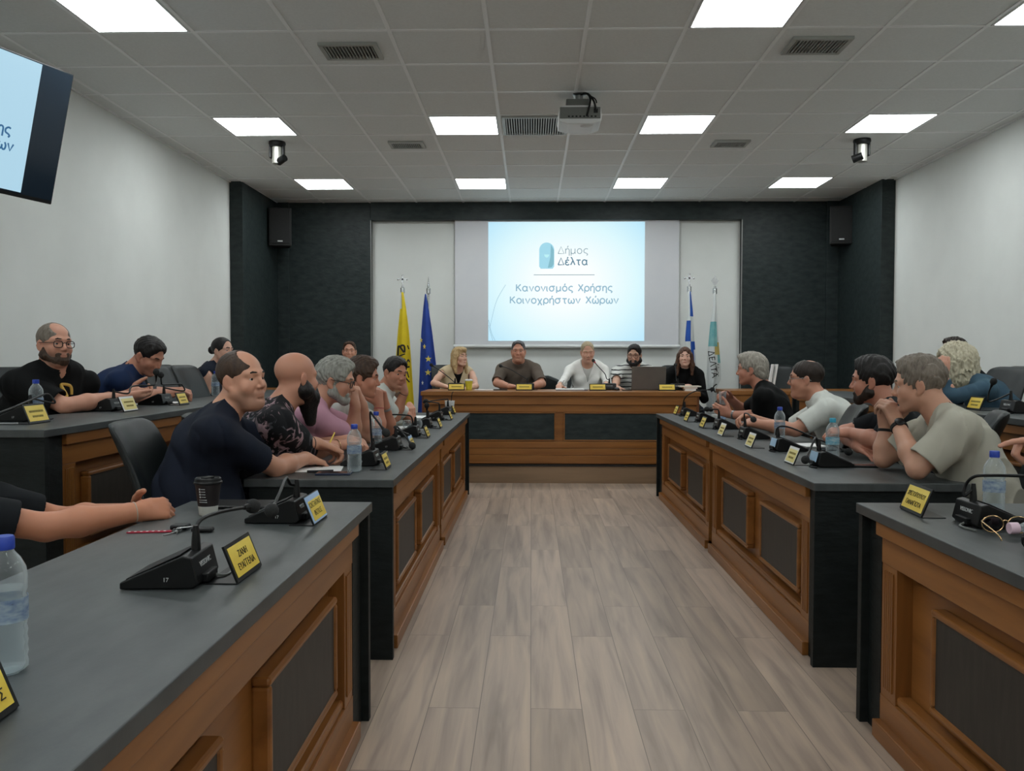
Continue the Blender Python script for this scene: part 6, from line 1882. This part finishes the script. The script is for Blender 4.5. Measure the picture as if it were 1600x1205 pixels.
# --- presiding desk
YK = 9.62
i = person('blonde woman in cream sleeveless vest at the left of the presiding desk', PA(718, 558, YK), (-42, 2, 0), floor=PZB, facing=-72, hair='bob', hcol='blonde', skin='d8ad97', brow='brown', fem=True, shirt=MAT['cream'], shirt2=MAT['black_tee'], vneck=0.16, h=0.0050, sleeve=0, s=1.0, fold=0.002, girth=1.1,
           arms=dict(r=dict(w=PA(697, 604, 9.36), e=PA(677, 599, 9.5), n=DN, curl=(40, 50, 30)), l=dict(w=PA(732, 606, 9.40), e=PA(744, 604, 9.52), n=DN, curl=(30, 40, 30))))
PPL['K'] = i; seat_for(i, 'black chair under the blonde woman', PZB)
i = person('stern grey-haired man in brown polo shirt at the presiding desk', PA(810, 549, YK+0.02), (-92, -2, 0), floor=PZB, facing=-90, hair='crew', hcol='greyblack', skin='c08b74', brow='greybrown', stubble=0.15, shirt=MAT['brown_polo'], collar=True, h=0.0050, sleeve=0.85, girth=1.2, fat=0.4, s=1.08,
           arms=dict(r=dict(w=PA(797, 604, 9.34), e=PA(776, 599, 9.5), d=nv(1, -0.1, 0), n=DN, curl=(35, 50, 30)), l=dict(w=PA(829, 604, 9.34), e=PA(847, 600, 9.5), d=nv(-1, -0.1, 0.05), n=DN, curl=(30, 45, 30))))
PPL['L'] = i; seat_for(i, 'black chair under the man in the brown polo', PZB); band(i, 'r', 0.93, 0.032, 0.006, MAT['black_matte'])
i = person('woman in white jacket speaking at the middle of the presiding desk, eyes down', PA(918, 550, YK), (-88, -14, -3), floor=PZB, facing=-92, hair='tied', hcol='ashblonde', skin='d3a48e', brow='ashblonde', fem=True, shirt=MAT['white_jacket'], shirt2=MAT['light_grey'], jacket=True, vneck=0.17, h=0.0050, sleeve=1.85, s=1.06, eyes=False, girth=1.15, fold=0.002, lip=0.5,
           arms=dict(r=dict(w=PA(874, 602, 9.40), e=PA(884, 590, 9.62), d=nv(-0.1, -1, -0.1), n=DN, curl=(30, 45, 30)), l=dict(w=PA(947, 601, 9.42), e=PA(946, 590, 9.65), d=nv(0.5, -0.8, -0.1), n=DN, curl=(30, 45, 30))))
PPL['M'] = i; seat_for(i, 'black chair under the woman in white jacket', PZB)
i = person('man with black beard and glasses in striped white T-shirt behind the laptop', PA(991, 555, YK), (-106, -8, 0), floor=PZB, facing=-92, hair='short', hcol='black', beard='full', bcol='black', skin='c79c86', brow='black', shirt=MAT['striped'], h=0.0050, sleeve=0.95, s=1.05, gl=MAT['black_plastic'],
           arms=dict(r=dict(w=PA(962, 605, 9.36), e=PA(963, 594, 9.55), d=nv(0.1, -1, 0), n=DN, curl=(20, 30, 20)), l=dict(w=PA(1010, 605, 9.45), n=DN)))
PPL['N'] = i; seat_for(i, 'black chair under the man in the striped T-shirt', PZB)
i = person('woman with long brown hair in black at the right of the presiding desk', PA(1070, 558, YK), (-100, 2, 0), floor=PZB, facing=-92, hair='long', hcol='auburn', skin='d6ab98', brow='brown', fem=True, shirt=MAT['black_tee'], collar=True, h=0.0050, sleeve=1.9, s=1.0, lip=0.55, arms=dict(r=dict(w=PA(1060, 607, 9.5)), l=dict(w=PA(1082, 607, 9.5))))
PPL['O'] = i; seat_for(i, 'black chair under the woman with long brown hair', PZB)
# --- right desk, far to near
i = person('man with swept-back silver hair in black T-shirt at the right desk', PA(1174, 577, 6.4), (158, -4, 0), facing=160, hair='mop', hcol='silver', skin='b9806a', brow='greybrown', shirt=MAT['black_tee'], h=0.0055, sleeve=0.7, girth=1.2, s=1.08,
           arms=dict(l=dict(w=PA(1142, 648, 6.42), e=PA(1188, 652, 6.25), d=nv(-0.9, 0.1, 0.35), n=nv(0.2, 0.9, 0.1), curl=(40, 40, 30)), r=dict(w=PA(1143, 624, 6.62), e=PA(1162, 645, 6.75), d=nv(-0.9, -0.2, 0.5), n=nv(-0.3, -0.6, -0.7), curl=(55, 50, 30))))
PPL['P'] = i; seat_for(i, 'black chair under the silver-haired man in black', 0)
band(i, 'l', 0.9, 0.032, 0.014, MAT['steel'], 'wristwatch')
i = person('man with thinning brown hair and glasses in white polo at the right desk', PA(1259, 592, 5.5), (160, -2, 0), facing=162, hair='thin', hcol='dark', skin='bd8870', brow='brown', shirt=MAT['white_tee'], collar=True, h=0.005, sleeve=0.75, girth=1.15, gl=MAT['steel'], fat=0.4,
           arms=dict(l=dict(w=PA(1182, 662, 5.5), e=PA(1243, 672, 5.28), d=PA(1158, 658, 5.62)-PA(1182, 662, 5.5), n=nv(0, 0.6, -0.6), curl=(35, 45, 30)), r=dict(w=PA(1176, 654, 5.78), d=nv(-0.9, -0.3, 0.1), n=nv(0, -0.5, -0.8), curl=(40, 50, 30))))
PPL['Q'] = i; seat_for(i, 'black chair under the man in the white polo', 0)
i = person('man with thick black hair and short beard in dark T-shirt at the right desk', PA(1363, 595, 4.42), (150, -4, 0), facing=158, hair='swept', hcol='black', beard='short', bcol='dark', skin='b87f69', brow='black', shirt=MAT['charcoal'], h=0.0048, sleeve=0.75, girth=1.15,
           arms=dict(l=dict(w=PA(1330, 677, 4.42), e=PA(1378, 690, 4.22), d=nv(-0.95, 0.3, 0.05), n=nv(0, 0.4, -1), curl=(50, 60, 40)), r=dict(w=PA(1342, 699, 4.36), e=PA(1320, 676, 4.66), d=PA(1366, 711, 4.24)-PA(1342, 699, 4.36), n=DN, curl=(8, 12, 10))))
PPL['R'] = i; seat_for(i, 'black chair under the man with thick black hair', 0)
i = person('grey-haired man in beige T-shirt, chin over clasped hands, right desk corner', PA(1436, 601, 3.72), (152, -8, 0), facing=164, hair='spiky', hcol='greybrown', skin='c2937b', brow='greybrown', stubble=0.2, shirt=MAT['beige_tee'], h=0.0045, sleeve=0.8, girth=1.12, sleeve_r=1.18, fold=0.005,
           arms=dict(l=dict(w=PA(1403, 664, 3.74), e=PA(1433, 733, 3.52), d=nv(-0.35, 0.35, 1), n=nv(-0.4, 0.9, 0.2), curl=(50, 55, 35), thumb=(0.8, 0.45, 0.3)), r=dict(w=PA(1384, 668, 3.92), e=PA(1380, 717, 3.90), d=nv(-0.1, -0.2, 1), n=nv(-0.3, -0.9, 0.2), curl=(50, 55, 35))))
PPL['S'] = i; seat_for(i, 'black chair under the man in the beige T-shirt', 0)
band(i, 'l', 0.93, 0.032, 0.018, MAT['black_matte'], 'wristwatch', dial=(-0.2, -1, 0.3)); band(i, 'r', 0.9, 0.032, 0.012, MAT['black_matte'])
# --- raised right row
i = person('woman with curly pale blonde hair in denim jacket behind the raised right desk', PA(1491, 567, 5.62), (172, -6, 0), floor=PZS, facing=170, hair='curly', hcol='curly', skin='c4917b', brow='brown', fem=True, shirt=MAT['denim'], jacket=True, collar=True, h=0.0058, sleeve=1.8, s=1.05,
           arms=dict(l=dict(w=PA(1474, 588, 5.36), e=PA(1486, 620, 5.34), d=nv(-0.1, 0.15, 1), n=nv(0.5, 0.85, 0), curl=(30, 45, 25), spread=0.05, thumb=(0.9, 0.35, 0.2)), r=dict(w=PA(1470, 620, 5.8), n=DN)))
PPL['T'] = i; seat_for(i, 'black chair under the curly blonde woman', PZS)
i = person('person with short dark hair mostly hidden behind the curly blonde woman', PA(1490, 552, 6.75), (175, 0, 0), floor=PZS, facing=172, hair='spiky', hcol='dark', skin='b98069', shirt=MAT['charcoal'], h=0.0065, s=1.05, torso=0.42, arms=dict(r=dict(w=PA(1440, 610, 7.2)), l=dict(w=PA(1448, 611, 6.9))))
PPL['U'] = i; seat_for(i, 'black chair under the sitter hidden behind the blonde woman', PZS)
# --- near desks, cut by the photo edges
i = person('person in dark T-shirt at the left photo edge, forearms over the near left desk', PA(-165, 640, 2.30), (10, -5, 0), facing=18, hair='short', hcol='dark', skin='b97d60', shirt=MAT['charcoal'], h=0.0045, sleeve=0.85, girth=1.1,
           arms=dict(r=dict(w=PA(214, 800, 2.57), e=PA(72, 824, 2.40), d=PA(245, 796, 2.62)-PA(214, 800, 2.57), n=nv(0.0, 0.9, -0.5), curl=(45, 55, 35), thumb=(0.85, 0.35, 0.3), thick=0.98), l=dict(w=PA(206, 800, 2.70), e=PA(95, 812, 2.82), d=nv(1, -0.25, 0.05), n=nv(0, -0.9, -0.3), curl=(45, 55, 35))))
PPL['J'] = i; seat_for(i, 'black chair under the sitter at the left photo edge', 0); band(i, 'r', 0.97, 0.030, 0.003, MAT['beige_case'])
i = person('person outside the right photo edge pointing a finger over the near right desk', PA(1880, 600, 2.72), (175, 0, 0), facing=178, hair='short', hcol='dark', skin='c48f78', shirt=MAT['navy'], h=0.0045, sleeve=0.8,
           arms=dict(r=dict(w=PA(1637, 690, 2.80), d=PA(1545, 690, 2.78)-PA(1637, 690, 2.80), n=nv(0, -0.25, -1), curl=(60, 70, 40), fing={0: (6, 8, 6)}, thumb=(0.75, 0.45, 0.5)), l=dict(w=PA(1760, 770, 2.5), n=DN)))
PPL['V'] = i; seat_for(i, 'black chair under the pointing person', 0)
